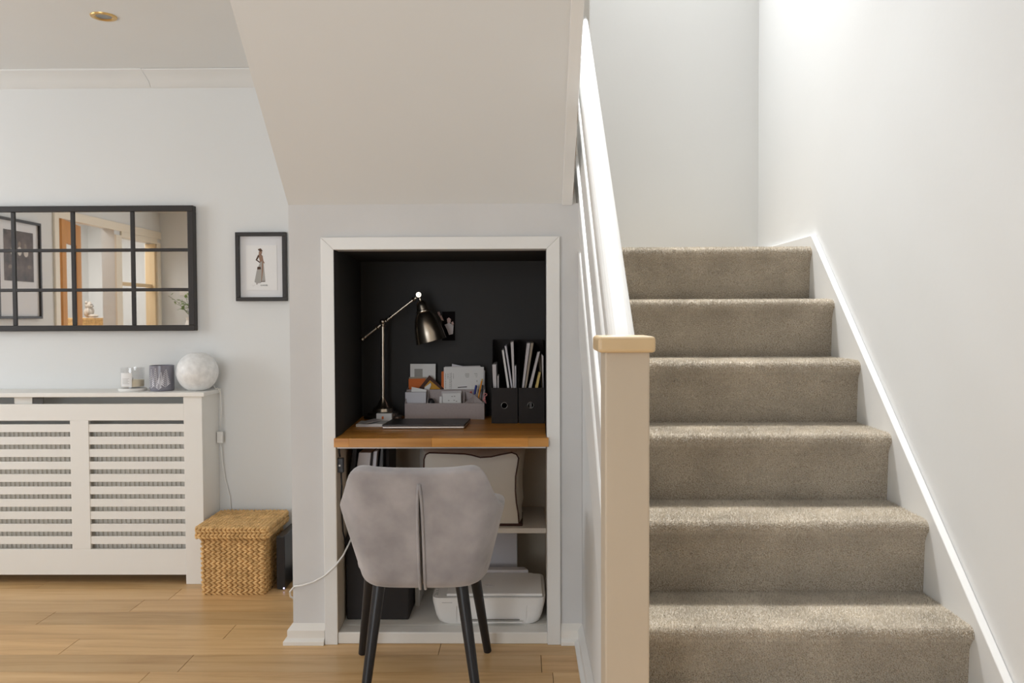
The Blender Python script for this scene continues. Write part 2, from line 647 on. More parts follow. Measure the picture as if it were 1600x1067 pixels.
# carpeted upper flight and upper floor
yk, zk = 3.13, 7 * RISE
top_ = [(yk, zk + 0.01)]
for k in range(8):
    top_ += [(yk - k * GOING, zk + (k + 1) * RISE), (yk - (k + 1) * GOING, zk + (k + 1) * RISE)]
ye = top_[-1][0]
mb = MB().prism(top_ + [(ye, HS + (YW - ye) * SL + 0.08), (YW + 0.05, HS + 0.03), (YW + 0.06, zk + 0.01)], 0, BX0 + 0.021, 0.1405)
struct(mb.build('floor_upper_flight', 'carpet'))
struct(MB().box(-2.2, BX0, YR, YS, CEIL + 0.15, CEIL + 0.17).box(BX0, 0.18, YR, 1.45, CEIL + 0.15, CEIL + 0.17).box(0.18, XR, YR, 1.2, CEIL + 0.15, CEIL + 0.17).build('floor_upper', 'carpet'))
# cornice along the wall behind the radiator, in two lengths with a joint
zc0, zc1 = 2.209, CEIL
cove = [(YB, zc0 - 0.002), (YB, zc1), (YB - 0.105, zc1), (YB - 0.105, zc1 - 0.006), (YB - 0.07, zc1 - 0.017), (YB - 0.03, zc1 - 0.036), (YB - 0.012, zc0)]
xj = W(226, 120, 3.68).x
cor = struct(MB().prism(cove, 0, XL, xj - 0.001).build('trim_2', 'gloss_white', smooth='angle'))
struct(MB().prism([(y, z - 0.001) for y, z in cove], 0, xj + 0.001, BX0).build('trim_3', 'gloss_white', smooth='angle'))


# ---- windows (out of frame; they let the daylight in)
def window(n, axis, at, u0, u1, v0, v1, mull):
    mb = MB()
    f = 0.05
    def bar(a, b, c, d):
        if axis == 0:
            mb.box(at - 0.03, at + 0.03, a, b, c, d)
        else:
            mb.box(a, b, at - 0.03, at + 0.03, c, d)
    bar(u0, u1, v0, v0 + f); bar(u0, u1, v1 - f, v1); bar(u0, u0 + f, v0 + f, v1 - f); bar(u1 - f, u1, v0 + f, v1 - f)
    for k in range(1, mull):
        u = u0 + (u1 - u0) * k / mull
        bar(u - 0.025, u + 0.025, v0 + f, v1 - f)
    w = struct(mb.build('window_%d' % n, 'gloss_white', bevel=0.003))
    g = MB()
    if axis == 0:
        g.box(at - 0.003, at + 0.003, u0 + f, u1 - f, v0 + f, v1 - f)
    else:
        g.box(u0 + f, u1 - f, at - 0.003, at + 0.003, v0 + f, v1 - f)
    g.build('pane', 'window_glass', w)


window(1, 0, XL - 0.06, 1.62, 3.08, 0.9, 2.1, 2)
window(2, 1, YR - 0.06, -2.5, -0.6, 0.15, 2.15, 2)

# ---- the alcove
for nm, poly in (('wall_niche_left', [(OX0 - 0.02, YW + 0.06), (OX0, YW + 0.06), (-0.690, YN), (-0.71, YN)]),
                 ('wall_niche_right', [(OX1, YW + 0.06), (OX1 + 0.02, YW + 0.06), (0.118, YN), (0.098, YN)])):
    struct(MB().prism(poly, 2, 0, OZ1).build(nm, 'niche_paint'))
struct(box(-0.71, 0.118, YN, YN + 0.02, 0, OZ1 + 0.02).build('wall_niche_back', 'niche_paint'))
struct(box(-0.71, 0.118, YW + 0.06, YN, OZ1, OZ1 + 0.02).build('ceiling_niche', 'black_wall'))
struct(box(OX0 - 0.001, OX1 + 0.001, YW - 0.012, YW + 0.06, 0.0, BASE).build('trim_4', 'gloss_old', bevel=0.004))
struct(MB().prism([(OX0, YW + 0.06), (OX1, YW + 0.06), (0.098, YN), (-0.690, YN)], 2, 0, BASE).build('floor_niche', 'gloss_old'))
# architrave: two jambs and a head, mitred
aw, ah = 0.046, 0.044
ax0, ax1, az = OX0 - aw, OX1 + aw, OZ1 + ah
arch = struct(MB().prism([(ax0, 0), (OX0, 0), (OX0, OZ1), (ax0, az)], 1, YW - 0.02, YW).build('trim_5', 'gloss_white', bevel=0.002))
struct(MB().prism([(OX1, 0), (ax1, 0), (ax1, az), (OX1, OZ1)], 1, YW - 0.02, YW).build('trim_6', 'gloss_white', bevel=0.002))
struct(MB().prism([(OX0, OZ1), (OX1, OZ1), (ax1, az), (ax0, az)], 1, YW - 0.02, YW).build('trim_7', 'gloss_white', bevel=0.002))
# reveals lining the opening, the left one painted black above the worktop
struct(box(OX0 - 0.001, OX0 + 0.001, YW - 0.019, YW + 0.06, BASE, OZ1).build('trim_8', 'niche_paint'))
# skirtings
prof = [(0, 0), (0.03, 0), (0.03, 0.014), (0.018, 0.022), (0.018, 0.05), (0.010, 0.06), (0, 0.072)]


def skirt(name, p0, p1, nrm, pr=prof, m='gloss_old', k=1.0):
    p0, p1, nrm = Vector(p0), Vector(p1), Vector(nrm)
    n = len(pr)
    vs = [p + nrm * a + Vector((0, 0, b * k)) for p in (p0, p1) for a, b in pr]
    fs = [tuple(range(n)), tuple(range(n, 2 * n))[::-1]] + [(i, (i + 1) % n, n + (i + 1) % n, n + i) for i in range(n)]
    return struct(MB().add(vs, fs).build(name, m, bevel=0.002))


n_ = len(prof)
vs = [p for q in ((0, YB), (1, YW), (2, YW)) for p in
      [((BX0 - a if q[0] < 2 else ax0 - 0.001), (q[1] - a if q[0] else q[1]), b) for a, b in prof]]
fs = [tuple(range(n_)), tuple(range(2 * n_, 3 * n_))[::-1]]
for q in (0, n_):
    fs += [(q + i, q + (i + 1) % n_, q + n_ + (i + 1) % n_, q + n_ + i) for i in range(n_)]
struct(MB().add(vs, fs).build('baseboard_cupboard', 'gloss_old', bevel=0.0015))
skirt('baseboard_cupboard_right', (ax1 + 0.001, YW, 0), (BX1, YW, 0), (0, -1, 0))
skirt('baseboard_back', (-1.35, YB, 0), (BX0 - 0.03, YB, 0), (0, -1, 0), k=1.3)
skirt('baseboard_stair_side', (0.212, YW - 0.01, 0), (0.212, 1.73, 0), (-1, 0, 0), m='gloss_white')

# ================================================================== staircase
stair = thing('staircase', 'flight of stairs carpeted in grey beige pile beside the white wall', 'stairs', (0.65, 1.76, 0))
for k in range(1, 8):
    y, z = Y2 + (k - 2) * GOING, k * RISE
    r = 0.021
    pr = [(y + 0.030, z - RISE - (0 if k == 1 else 0.0)), (y + 0.022, z - 0.06), (y + 0.010, z - 0.036)]
    for a in range(0, 7):
        t = math.radians(200 - a * 110 / 6)
        pr.append((y + r + r * math.cos(t), z - r + r * math.sin(t)))
    back = YS - 0.001 if k == 7 else y + GOING + 0.035
    pr += [(back, z), (back, z - RISE if k > 1 else 0)]
    x0 = 0.226
    o = MB().prism(pr, 0, x0, XS).build('step', 'carpet', stair, smooth='angle')
    if k == 7:
        o.name = 'landing_step'
    if k >= 2:
        # carpet pile: short tapering tufts standing on the wrapped tread and riser
        outl = pr[:-2] + [(min(back, y + GOING + 0.03), z)]
        segs, acc = [], 0.0
        for (ya_, za_), (yb_, zb_) in zip(outl, outl[1:]):
            L_ = math.hypot(yb_ - ya_, zb_ - za_)
            segs.append((acc, L_, ya_, za_, yb_, zb_))
            acc += L_
        rs = np.random.RandomState(k)
        N_ = int(acc * (XS - x0) / (0.0026 ** 2))
        tt = rs.rand(N_) * acc
        si = np.searchsorted([q[0] for q in segs], tt, side='right') - 1
        S_ = np.array(segs)[si]
        f_ = (tt - S_[:, 0]) / S_[:, 1]
        py_, pz_ = S_[:, 2] + (S_[:, 4] - S_[:, 2]) * f_, S_[:, 3] + (S_[:, 5] - S_[:, 3]) * f_
        ty_, tz_ = (S_[:, 4] - S_[:, 2]) / S_[:, 1], (S_[:, 5] - S_[:, 3]) / S_[:, 1]
        P_ = np.stack([x0 + 0.002 + rs.rand(N_) * (XS - x0 - 0.004), py_, pz_], 1)
        Nn = np.stack([np.zeros(N_), -tz_, ty_], 1)          # outward: up on treads, forward on risers
        D_ = Nn + rs.normal(0, 0.42, (N_, 3))
        D_[:, 2] -= 0.12
        D_ /= np.linalg.norm(D_, axis=1)[:, None]
        B_ = np.cross(D_, rs.normal(0, 1, (N_, 3)))
        B_ /= np.linalg.norm(B_, axis=1)[:, None] + 1e-9
        ln_ = rs.uniform(0.0040, 0.0075, (N_, 1))
        V_ = np.stack([P_ - Nn * 0.001 - B_ * 0.0009, P_ - Nn * 0.001 + B_ * 0.0009, P_ + D_ * ln_], 1).reshape(-1, 3) - np.array(stair['_o'])
        V_[:, 0] = np.minimum(V_[:, 0], XS - 0.001 - stair['_o'][0])
        me_ = bpy.data.meshes.new('pile')
        me_.vertices.add(3 * N_)
        me_.vertices.foreach_set('co', V_.astype(np.float32).ravel())
        me_.loops.add(3 * N_)
        me_.loops.foreach_set('vertex_index', np.arange(3 * N_, dtype=np.int32))
        me_.polygons.add(N_)
        me_.polygons.foreach_set('loop_start', np.arange(0, 3 * N_, 3, dtype=np.int32))
        me_.update(calc_edges=True)
        me_.materials.append(MATS['carpet_pile'])
        po = bpy.data.objects.new('pile', me_)
        COL.objects.link(po)
        po.parent = o
        po['kind'] = 'stuff'
cs = Y2 * -SL + 2 * RISE        # nosing line: z = cs + SL * y


def board(c0, c1, ya, yb, x0, x1):
    return MB().prism([(ya, c0 + SL * ya), (yb, c0 + SL * yb), (yb, c1 + SL * yb), (ya, c1 + SL * ya)], 0, x0, x1)


cw = cs + 0.034
yt2 = (7 * RISE + 0.046 - cw) / SL
MB().prism([(1.62, max(0, cw + SL * 1.62 - 0.4)), (1.62, cw + SL * 1.62), (yt2, 7 * RISE + 0.046), (YS - 0.001, 7 * RISE + 0.046), (YS - 0.001, 7 * RISE - 0.3), (3.0, 0.8), (2.2, 0.1), (1.9, 0)],
           0, XS, XR - 0.001).build('wall_string', 'gloss_white', stair, bevel=0.003)

ban = thing('banister', 'white sloping banister with a cream square newel post beside the stairs', 'banister', (0.21, 1.675, 0))
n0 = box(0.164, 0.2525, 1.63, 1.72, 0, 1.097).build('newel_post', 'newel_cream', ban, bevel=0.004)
box(0.149, 0.262, 1.612, 1.738, 1.094, 1.126).build('newel_cap', 'cap_cream', n0, bevel=0.007, seg=3)
HC = CAM_H
board(HC - 1.648, HC - 1.648 - 0.088, 1.71, 3.11, 0.189, 0.249).build('handrail', 'gloss_white', ban, bevel=0.016, seg=4)
board(HC - 1.90, HC - 2.05, 1.71, 3.11, 0.200, 0.222).build('rail', 'gloss_white', ban, bevel=0.003)
board(HC - 2.165, HC - 2.29, 1.71, 3.11, 0.200, 0.222).build('rail', 'gloss_white', ban, bevel=0.003)
board(HC - 2.367, HC - 2.65, 1.71, 3.11, 0.199, 0.226).build('string_board', 'gloss_white', ban, bevel=0.003)
ya, yb = 1.72, YW + 0.05
MB().prism([(ya, 0), (yb, 0), (yb, HC - 2.62 + SL * yb), (ya, HC - 2.62 + SL * ya)], 0, 0.2122, 0.225).build('side_panel', 'stair_paint', ban)
box(0.165, 0.258, 3.10, 3.19, 1.30, 2.95).build('upper_newel', 'gloss_white', ban, bevel=0.004)

# ================================================================== wall mirror
mz0, mz1 = 1.107, 1.672
mx1 = -1.481
cw_ = 0.2715
mx0 = mx1 - 5 * cw_
mir = thing('wall_mirror', 'wide black framed window pane mirror above the radiator cover', 'mirror', ((mx0 + mx1) / 2, YB, mz0))
fy0, fy1, fb = YB - 0.040, YB, 0.026
box(mx0, mx1, fy0, fy1, mz1 - fb, mz1).build('frame_rail', 'black_frame', mir, bevel=0.002)
box(mx0, mx1, fy0, fy1, mz0, mz0 + fb).build('frame_rail', 'black_frame', mir, bevel=0.002)
for xa in (mx0, mx1 - fb):
    box(xa, xa + fb, fy0, fy1, mz0 + fb, mz1 - fb).build('frame_stile', 'black_frame', mir, bevel=0.002)
rowz = [mz0 + fb, W(160, 453, Y_GLASS).z, W(160, 391, Y_GLASS).z, mz1 - fb]
colx = [mx0 + fb] + [mx1 - 0.007 - k * cw_ for k in (4, 3, 2, 1)] + [mx1 - fb]
for x in colx[1:-1]:
    box(x - 0.009, x + 0.009, fy0 + 0.006, Y_GLASS, mz0 + fb, mz1 - fb).build('glazing_bar', 'black_frame', mir, bevel=0.002)
for z in rowz[1:-1]:
    for xa, xb in zip(colx, colx[1:]):
        box(xa, xb, fy0 + 0.007, Y_GLASS, z - 0.0075, z + 0.0075).build('glazing_bar', 'black_frame', mir, bevel=0.002)
for za, zb in zip(rowz, rowz[1:]):
    for xa, xb in zip(colx, colx[1:]):
        box(xa, xb, Y_GLASS, Y_GLASS + 0.004, za, zb).build('pane', 'mirror_glass', mir)

# ================================================================== small framed sketch
px0, px1, pz0, pz1 = -1.296, -1.066, 1.240, 1.551
pf = thing('picture_frame', 'small black framed fashion sketch on white card beside the mirror', 'picture', ((px0 + px1) / 2, YB, pz0))
pb, py0 = 0.0175, YB - 0.028
for n_, a in (('frame_rail', (px0, px1, pz1 - pb, pz1)), ('frame_rail', (px0, px1, pz0, pz0 + pb)),
              ('frame_stile', (px0, px0 + pb, pz0 + pb, pz1 - pb)), ('frame_stile', (px1 - pb, px1, pz0 + pb, pz1 - pb))):
    box(a[0], a[1], py0, YB, a[2], a[3]).build(n_, 'black_frame', pf, bevel=0.0015)
mat('mount_card', (224, 223, 224), 0.7)
mount = box(px0 + pb, px1 - pb, YB - 0.012, YB - 0.004, pz0 + pb, pz1 - pb).build('mount', 'mount_card', pf)
box(px0 + 0.045, px1 - 0.045, YB - 0.0135, YB - 0.012, pz0 + 0.05, pz1 - 0.058).build('sheet', 'paper', mount)


def sk(pts, m, name='ink', dy=0.0):   # a flat ink shape, points in pixels of the photograph
    return MB().prism([(W(x, y, 3.735).x, W(x, y, 3.735).z) for x, y in pts], 1, YB - 0.0142 - dy, YB - 0.0135).build(name, m, mount)


def cr(pts):                          # crop pixels -> photograph pixels
    return [(350 + x * 0.1218, 350 + y * 0.1218) for x, y in pts]


sk(cr([(432, 326), (450, 316), (470, 312), (484, 328), (496, 348), (462, 352), (446, 342)]), 'ink_brown', 'hat')
sk(cr([(446, 350), (484, 350), (488, 372), (476, 388), (484, 400), (444, 396)]), 'ink_tan', 'head')
sk(cr([(436, 396), (480, 392), (496, 412), (500, 470), (462, 492), (450, 440)]), 'ink_tan', 'torso')
sk(cr([(436, 396), (452, 412), (424, 460), (466, 488), (458, 500), (404, 462)]), 'ink_brown', 'arm', 0.0002)
sk(cr([(496, 420), (504, 470), (520, 500), (510, 506), (492, 474)]), 'ink_tan', 'arm', 0.0002)
sk(cr([(462, 490), (500, 470), (512, 560), (530, 742), (484, 742), (470, 756), (420, 762), (390, 742), (418, 600)]), 'ink_grey', 'skirt')
sk(cr([(488, 480), (502, 478), (500, 600), (482, 740), (476, 740)]), 'ink_tan', 'fold', 0.0002)
sk(cr([(428, 548), (468, 548), (474, 580), (424, 582)]), 'ink_brown', 'handbag', 0.0003)
sk(cr([(476, 734), (524, 732), (524, 740), (478, 742)]), 'ink_brown', 'shoe', 0.0003)
sk(cr([(416, 762), (428, 762), (422, 782)]), 'ink_brown', 'shoe', 0.0003)
p = W(*cr([(516, 786)])[0], 3.735)
text('lettering', 'CHANEL', 0.0078, 'ink_dark', Matrix.Translation((p.x, YB - 0.0145, p.z)) @ FACE @ Matrix.Diagonal((1.15, 1, 1, 1)), mount)
MB().tube([(W(x, y, 3.735).x, YB - 0.0138, W(x, y, 3.735).z) for x, y in cr([(360, 784), (372, 798), (396, 780)])], 0.0004, 5).build('signature', 'ink_grey', mount)

# ================================================================== radiator and its cover
CY = 3.56                                   # front face of the cover
cov = thing('radiator_cover', 'white slatted radiator cover below the paned mirror', 'radiator cover', (-1.9, 3.65, 0))


def cx(x, y=760):
    return W(x, y, CY).x


def cz(y, x=200):
    return W(x, y, CY).z


CX1 = cx(318)                               # right side of the cover
CX0 = CX1 - 1.62
SH = 0.842
box(CX0 - 0.012, CX1 + 0.014, CY - 0.016, YB - 0.001, SH - 0.019, SH).build('top_shelf', 'cover_white', cov, bevel=0.003)
xp = cx(289)
for xa, xb in ((xp, CX1), (CX0, CX0 + CX1 - xp)):
    box(xa, xb, CY - 0.004, CY + 0.018, 0, SH - 0.019).build('post', 'cover_white', cov, bevel=0.002)
for xa in (CX0, CX1 - 0.018):
    box(xa, xa + 0.018, CY + 0.018, YB - 0.001, 0, SH - 0.019).build('side_panel', 'cover_white', cov, bevel=0.001)
xq = CX0 + CX1 - xp
zt0, zt1, zb0, zb1 = cz(657), cz(631), cz(898), cz(858)
box(xq, xp - 0.001, CY, CY + 0.016, zt0, zt1).build('top_rail', 'cover_white', cov, bevel=0.0015)
box(xq, xp - 0.001, CY, CY + 0.016, zb0, zb1).build('bottom_rail', 'cover_white', cov, bevel=0.0015)
st0, st1 = cx(111), cx(140)
pw = xp - st1
stiles = [(st0, st1), (st0 - pw - (st1 - st0), st0 - pw)]
for a, b in stiles:
    box(a, b, CY, CY + 0.016, zb1, zt0).build('stile', 'cover_white', cov, bevel=0.0015)
panels = [(st1, xp), (st0 - pw, st0), (xq, stiles[1][0])]
for a, b in panels:
    for k in range(10):
        yc = 530 + (361.5 + k * 50.7) * 0.3843
        zc = cz(yc)
        box(a - 0.004, b + 0.002, CY + 0.003, CY + 0.012, zc - 0.0172, zc + 0.0172).build('slat', 'cover_white', cov, bevel=0.001)
xb0, xb1 = cx(18, 626), cx(46, 626)
box(xb0, xb1, CY + 0.02, CY + 0.05, zt1 - 0.02, SH - 0.019).build('bracket', 'cover_white', cov)
box(xb1, cx(63, 626), CY + 0.022, CY + 0.026, zt1 - 0.02, SH - 0.019).build('bracket_plate', 'screw_grey', cov)

rad = thing('radiator', 'fluted steel panel radiator behind the white slats', 'radiator', (-2.1, 3.68, 0.12))
mb = MB()
x, fl = CX0 + 0.08, 0.0205
ptsr = []
while x < CX1 - 0.05:
    for t, d in ((0, 0.0), (0.3, 0.0), (0.42, 0.009), (0.88, 0.009)):
        ptsr.append((x + fl * t, 3.600 + d))
    x += fl
rz0, rz1 = 0.13, cz(676)
n = len(ptsr)
mb.add([(a, b, rz0) for a, b in ptsr] + [(a, b, rz1) for a, b in ptsr], [(i, i + 1, n + i + 1, n + i) for i in range(n - 1)])
mb.build('fluted_panel', 'radiator_paint', rad)
box(CX0 + 0.08, ptsr[-1][0], 3.613, 3.71, rz0, rz1).build('body', 'radiator_paint', rad, bevel=0.004)
for xa in (CX0 + 0.2, CX1 - 0.25):
    box(xa, xa + 0.03, 3.71, YB - 0.001, 0.3, 0.6).build('wall_bracket', 'steel', rad)
for xa in (CX0 + 0.1, CX1 - 0.08):
    MB().tube([(xa, 3.69, 0), (xa, 3.69, rz0 + 0.02)], 0.0075, 10).build('pipe', 'radiator_paint', rad, smooth=True)

# ---- on the cover
YC = 3.645
# scented candle in a clear jar
c = W(207.5, 611, YC); c.z = SH
k_ = 3.645 / FPX
cd = thing('candle', 'cream candle in a clear glass jar with a white paper label', 'candle', c)
R0 = 18.0 * k_
MB().lathe([(0.0, 0), (R0 + 0.005, 0), (R0 + 0.008, 0.004), (R0 + 0.008, 0.011), (R0 + 0.004, 0.013), (0.0, 0.013)], c, n=40).build('lid_dish', 'ceramic', cd, smooth='angle')
z0 = 0.0135
hj = 0.1035
MB().lathe([(0, z0), (R0, z0), (R0, hj), (R0 - 0.003, hj), (R0 - 0.003, z0 + 0.006), (0, z0 + 0.006)], c, n=40).build('jar', 'window_glass', cd, smooth='angle')
wx = MB().lathe([(0, z0 + 0.0065), (R0 - 0.0035, z0 + 0.0065), (R0 - 0.0035, 0.048), (0, 0.046)], c, n=40).build('wax', 'wax', cd, smooth='angle')
MB().tube([(c.x, c.y, c.z + 0.046), (c.x + 0.001, c.y, c.z + 0.058)], 0.001, 6).build('wick', 'ink_dark', wx)
mb = MB()
a0, a1 = math.radians(-128), math.radians(-68)
lab = [(c.x + (R0 + 0.0006) * math.cos(a0 + (a1 - a0) * i / 10), c.y + (R0 + 0.0006) * math.sin(a0 + (a1 - a0) * i / 10)) for i in range(11)]
mb.add([(a, b, c.z + 0.022) for a, b in lab] + [(a, b, c.z + 0.082) for a, b in lab], [(i, i + 1, 12 + i, 11 + i) for i in range(10)])
lb = mb.build('label', 'paper', cd, smooth=True)
for q in range(5):
    mb = MB()
    ll = [(c.x + (R0 + 0.001) * math.cos(a0 + (a1 - a0) * (2 + i) / 10), c.y + (R0 + 0.001) * math.sin(a0 + (a1 - a0) * (2 + i) / 10)) for i in range(7 - (q % 2))]
    zz = c.z + 0.034 + q * 0.0055
    m_ = len(ll)
    mb.add([(a, b, zz) for a, b in ll] + [(a, b, zz + 0.0014) for a, b in ll], [(i, i + 1, m_ + i + 1, m_ + i) for i in range(m_ - 1)])
    mb.build('print_line', 'ink_grey', lb)
# grey tumbler with fern print
c = W(253.5, 612, YC); c.z = SH
tb = thing('tumbler', 'smoky grey glass tumbler etched with pale fern leaves', 'tumbler', c)
R1 = 18.3 * k_
MB().lathe([(0, 0), (R1 - 0.005, 0), (R1 - 0.001, 0.004), (R1, 0.012), (R1, 0.113), (R1 - 0.003, 0.113), (R1 - 0.003, 0.012), (0, 0.01)], c, n=48).build('glass', 'grey_glass', tb, smooth='angle')
for q, (ang, h0, h1, ln) in enumerate(((-125, 0.012, 0.10, 0.020), (-100, 0.02, 0.104, 0.014), (-82, 0.008, 0.06, 0.012), (-75, 0.03, 0.085, 0.012), (-52, 0.018, 0.098, 0.022))):
    mb = MB()
    def cyl(da, h):
        a = math.radians(ang) + da
        return Vector((c.x + (R1 + 0.0008) * math.cos(a), c.y + (R1 + 0.0008) * math.sin(a), c.z + h))
    mb.tube([cyl(0, h0), cyl(0.05, (h0 + h1) / 2), cyl(0.08, h1)], 0.0006, 4)
    m_ = 9
    for i in range(m_):
        h = h0 + (h1 - h0) * i / m_
        w_ = ln * (1 - i / m_) + 0.003
        for s_ in (-1, 1):
            mb.add([cyl(0.08 * i / m_, h), cyl(0.08 * i / m_ + s_ * w_ / R1 * 0.6, h + w_ * 0.35 + 0.002), cyl(0.08 * i / m_ + s_ * w_ / R1, h + w_ * 0.7), cyl(0.08 * i / m_ + s_ * w_ / R1 * 0.5, h + w_ * 0.5 + 0.004)], [(0, 1, 2, 3)])
    mb.build('fern', 'fern_print', tb)
# globe lamp
c = W(309, 612, YC); c.z = SH
gl = thing('globe_lamp', 'round white crackled glass table lamp with a trailing white cable', 'lamp', c)
rg = 0.0895
pr = []
t0, t1 = math.radians(-68), math.radians(72)
for i in range(25):
    t = t0 + (t1 - t0) * i / 24
    pr.append((rg * math.cos(t), rg * math.sin(t) - rg * math.sin(t0)))
pr = [(0, 0)] + pr + [(pr[-1][0] - 0.003, pr[-1][1] - 0.002), (0.02, pr[-1][1] - 0.012), (0, pr[-1][1] - 0.02)]
MB().lathe(pr, c, n=48).build('globe', 'alabaster', gl, smooth='angle')
pts = [(c.x + 0.06, c.y + 0.03, SH + 0.02)]
for x, y, Y in ((336, 606, 3.66), (340, 604, 3.70), (344, 612, 3.715), (345.5, 640, 3.72), (344.5, 672, 3.722)):
    p = W(x, y, Y); pts.append(tuple(p))
pts[1] = (pts[1][0], pts[1][1], SH + 0.006)
pts[2] = (pts[2][0], pts[2][1], SH + 0.006)
MB().tube(pts, 0.0022, 8).build('cable', 'cable_white', gl, smooth=True)
a, b = W(339.5, 692, 3.722), W(348.5, 674, 3.722)
box(a.x, b.x, 3.714, 3.73, a.z, b.z).build('switch', 'cable_white', gl, bevel=0.003)
pts = [tuple(W(x, y, Y)) for x, y, Y in ((344.5, 692, 3.722), (347, 720, 3.73), (352, 750, 3.738), (359, 775, 3.74), (361, 800, 3.742), (361, 860, 3.742))]
MB().tube(pts, 0.0022, 8).build('cable', 'cable_white', gl, smooth=True)

# ================================================================== lidded wicker basket
bx0, bx1, by0, by1, bh = -1.354, -1.082, 3.415, 3.71, 0.245
bas = thing('wicker_basket', 'lidded basket of plaited straw on the floor beside the radiator cover', 'basket', ((bx0 + bx1) / 2, (by0 + by1) / 2, 0))
box(bx0 + 0.006, bx1 - 0.006, by0 + 0.006, by1 - 0.006, 0.002, bh).build('liner', 'wicker_core', bas)


def loop(x0, x1, y0, y1, r, step):
    """points and outward normals round a rounded rectangle, evenly spaced"""
    out = []
    cs_ = [(x1 - r, y0 + r, -90), (x1 - r, y1 - r, 0), (x0 + r, y1 - r, 90), (x0 + r, y0 + r, 180)]
    dense = []
    for k in range(4):
        ax, ay, a0_ = cs_[k]
        for i in range(7):
            a = math.radians(a0_ + 15 * i)
            dense.append((Vector((ax + r * math.cos(a), ay + r * math.sin(a), 0)), Vector((math.cos(a), math.sin(a), 0))))
    dense.append(dense[0])
    acc = 0
    for (p, n1), (q, n2) in zip(dense, dense[1:]):
        L = (q - p).length
        while acc < L:
            t = acc / L
            out.append((p.lerp(q, t), n1.lerp(n2, t).normalized(), (q - p).normalized()))
            acc += step
        acc -= L
    return out


def stitches(mb, items, h, size):
    """two slanting strands per step: a plait"""
    for i, (p, n, t) in enumerate(items):
        b = n.cross(t)
        if b.z < 0 and abs(n.z) < 0.5:
            b = -b
        for s_ in (-1, 1):
            an = s_ * math.radians(30 + rnd.uniform(-6, 6))
            d = t * math.cos(an) + b * math.sin(an)
            e = n.cross(d)
            q = Matrix((d, e, n)).transposed()
            L = size * rnd.uniform(0.92, 1.12)
            mb.ball(p + b * (s_ * h * 0.23) + n * rnd.uniform(-0.0012, 0.0012), L * 0.78, h * 0.25, h * 0.27, q, 7, 4)


nrow = 12
rh = bh / nrow
for k in range(nrow):
    mb = MB()
    it = [(p + Vector((0, 0, rh * (k + 0.5))), n, t) for p, n, t in loop(bx0 + 0.004, bx1 - 0.004, by0 + 0.004, by1 - 0.004, 0.012, 0.0225)]
    it = [q for q in it if q[1].y < 0.5]
    stitches(mb, it, rh * 1.02, 0.0225)
    mb.build('plait', 'wicker', bas, smooth=True)
lx0, lx1, ly0, ly1, lz0, lz1 = bx0 - 0.022, bx1 + 0.020, by0 - 0.014, by1 + 0.012, 0.241, 0.292
lid = box(lx0 + 0.008, lx1 - 0.008, ly0 + 0.008, ly1 - 0.008, lz0, lz1 - 0.006).build('lid', 'wicker_core', bas)
for k in range(2):
    mb = MB()
    h = (lz1 - lz0) / 2
    it = [(p + Vector((0, 0, lz0 + h * (k + 0.5) - 0.002)), n, t) for p, n, t in loop(lx0 + 0.006, lx1 - 0.006, ly0 + 0.006, ly1 - 0.006, 0.014, 0.0175)]
    stitches(mb, it, h * 1.0, 0.0175)
    mb.build('plait', 'wicker', lid, smooth=True)
ntop = 17
for k in range(ntop):
    mb = MB()
    x = lx0 + 0.012 + (lx1 - lx0 - 0.024) * (k + 0.5) / ntop
    it = []
    y = ly0 + 0.012
    while y < ly1 - 0.012:
        it.append((Vector((x, y, lz1 - 0.005)), Vector((0, 0, 1)), Vector((0, 1, 0))))
        y += 0.0165
    stitches(mb, it, (lx1 - lx0) / ntop * 1.02, 0.0165)
    mb.build('plait', 'wicker', lid, smooth=True)

# ---- black media box on its edge behind the basket
a = G(428, 922, 0)
a.x = -1.052
bxm = thing('media_box', 'slim black electronics box standing upright between basket and cupboard corner', 'electronics', (a.x, a.y, 0))
box(a.x, a.x + 0.036, a.y, a.y + 0.22, 0.004, 0.232).build('casing', 'black_plastic', bxm, bevel=0.003)
box(a.x + 0.001, a.x + 0.035, a.y - 0.002, a.y, 0.010, 0.228).build('front_panel', 'black_fabric', bxm, bevel=0.001)
box(a.x + 0.028, a.x + 0.034, a.y - 0.003, a.y - 0.002, 0.006, 0.012).build('status_light', 'led', bxm)
for q in (0.02, 0.19):
    box(a.x + 0.004, a.x + 0.032, a.y + q, a.y + q + 0.015, 0, 0.005).build('foot', 'black_plastic', bxm)
p = W(451.5, 918, 3.60)
ad = thing('power_adapter', 'small black power adapter on the floor beside the upright black box', 'adapter', (p.x, 3.6, 0))
p.x = max(p.x, -1.010)
box(p.x, p.x + 0.05, 3.6, 3.66, 0, 0.055).build('casing', 'black_plastic', ad, bevel=0.004)
MB().tube([(p.x + 0.03, 3.66, 0.03), (p.x + 0.035, 3.70, 0.02), (p.x + 0.04, 3.715, 0.01)], 0.003, 6).build('cable', 'black_plastic', ad)
# ---- white cable looping round the cupboard corner
pts = [(-0.90, 3.25, 0.03), (-0.872, 3.05, 0.12), (-0.842, 2.94, 0.175)]
for x, y, Y in ((460, 916, 2.893), (472, 914.5, 2.893), (490, 909, 2.892), (508, 899, 2.884), (524, 884, 2.884), (536, 868, 2.90), (545, 850, 2.94), (553, 832, 3.0)):
    pts.append(tuple(W(x, y, Y)))
tag(MB().tube(pts, 0.0033, 8).build('cable', 'cable_white', smooth=True), 'white cable looping round the cupboard corner into the alcove', 'cable')

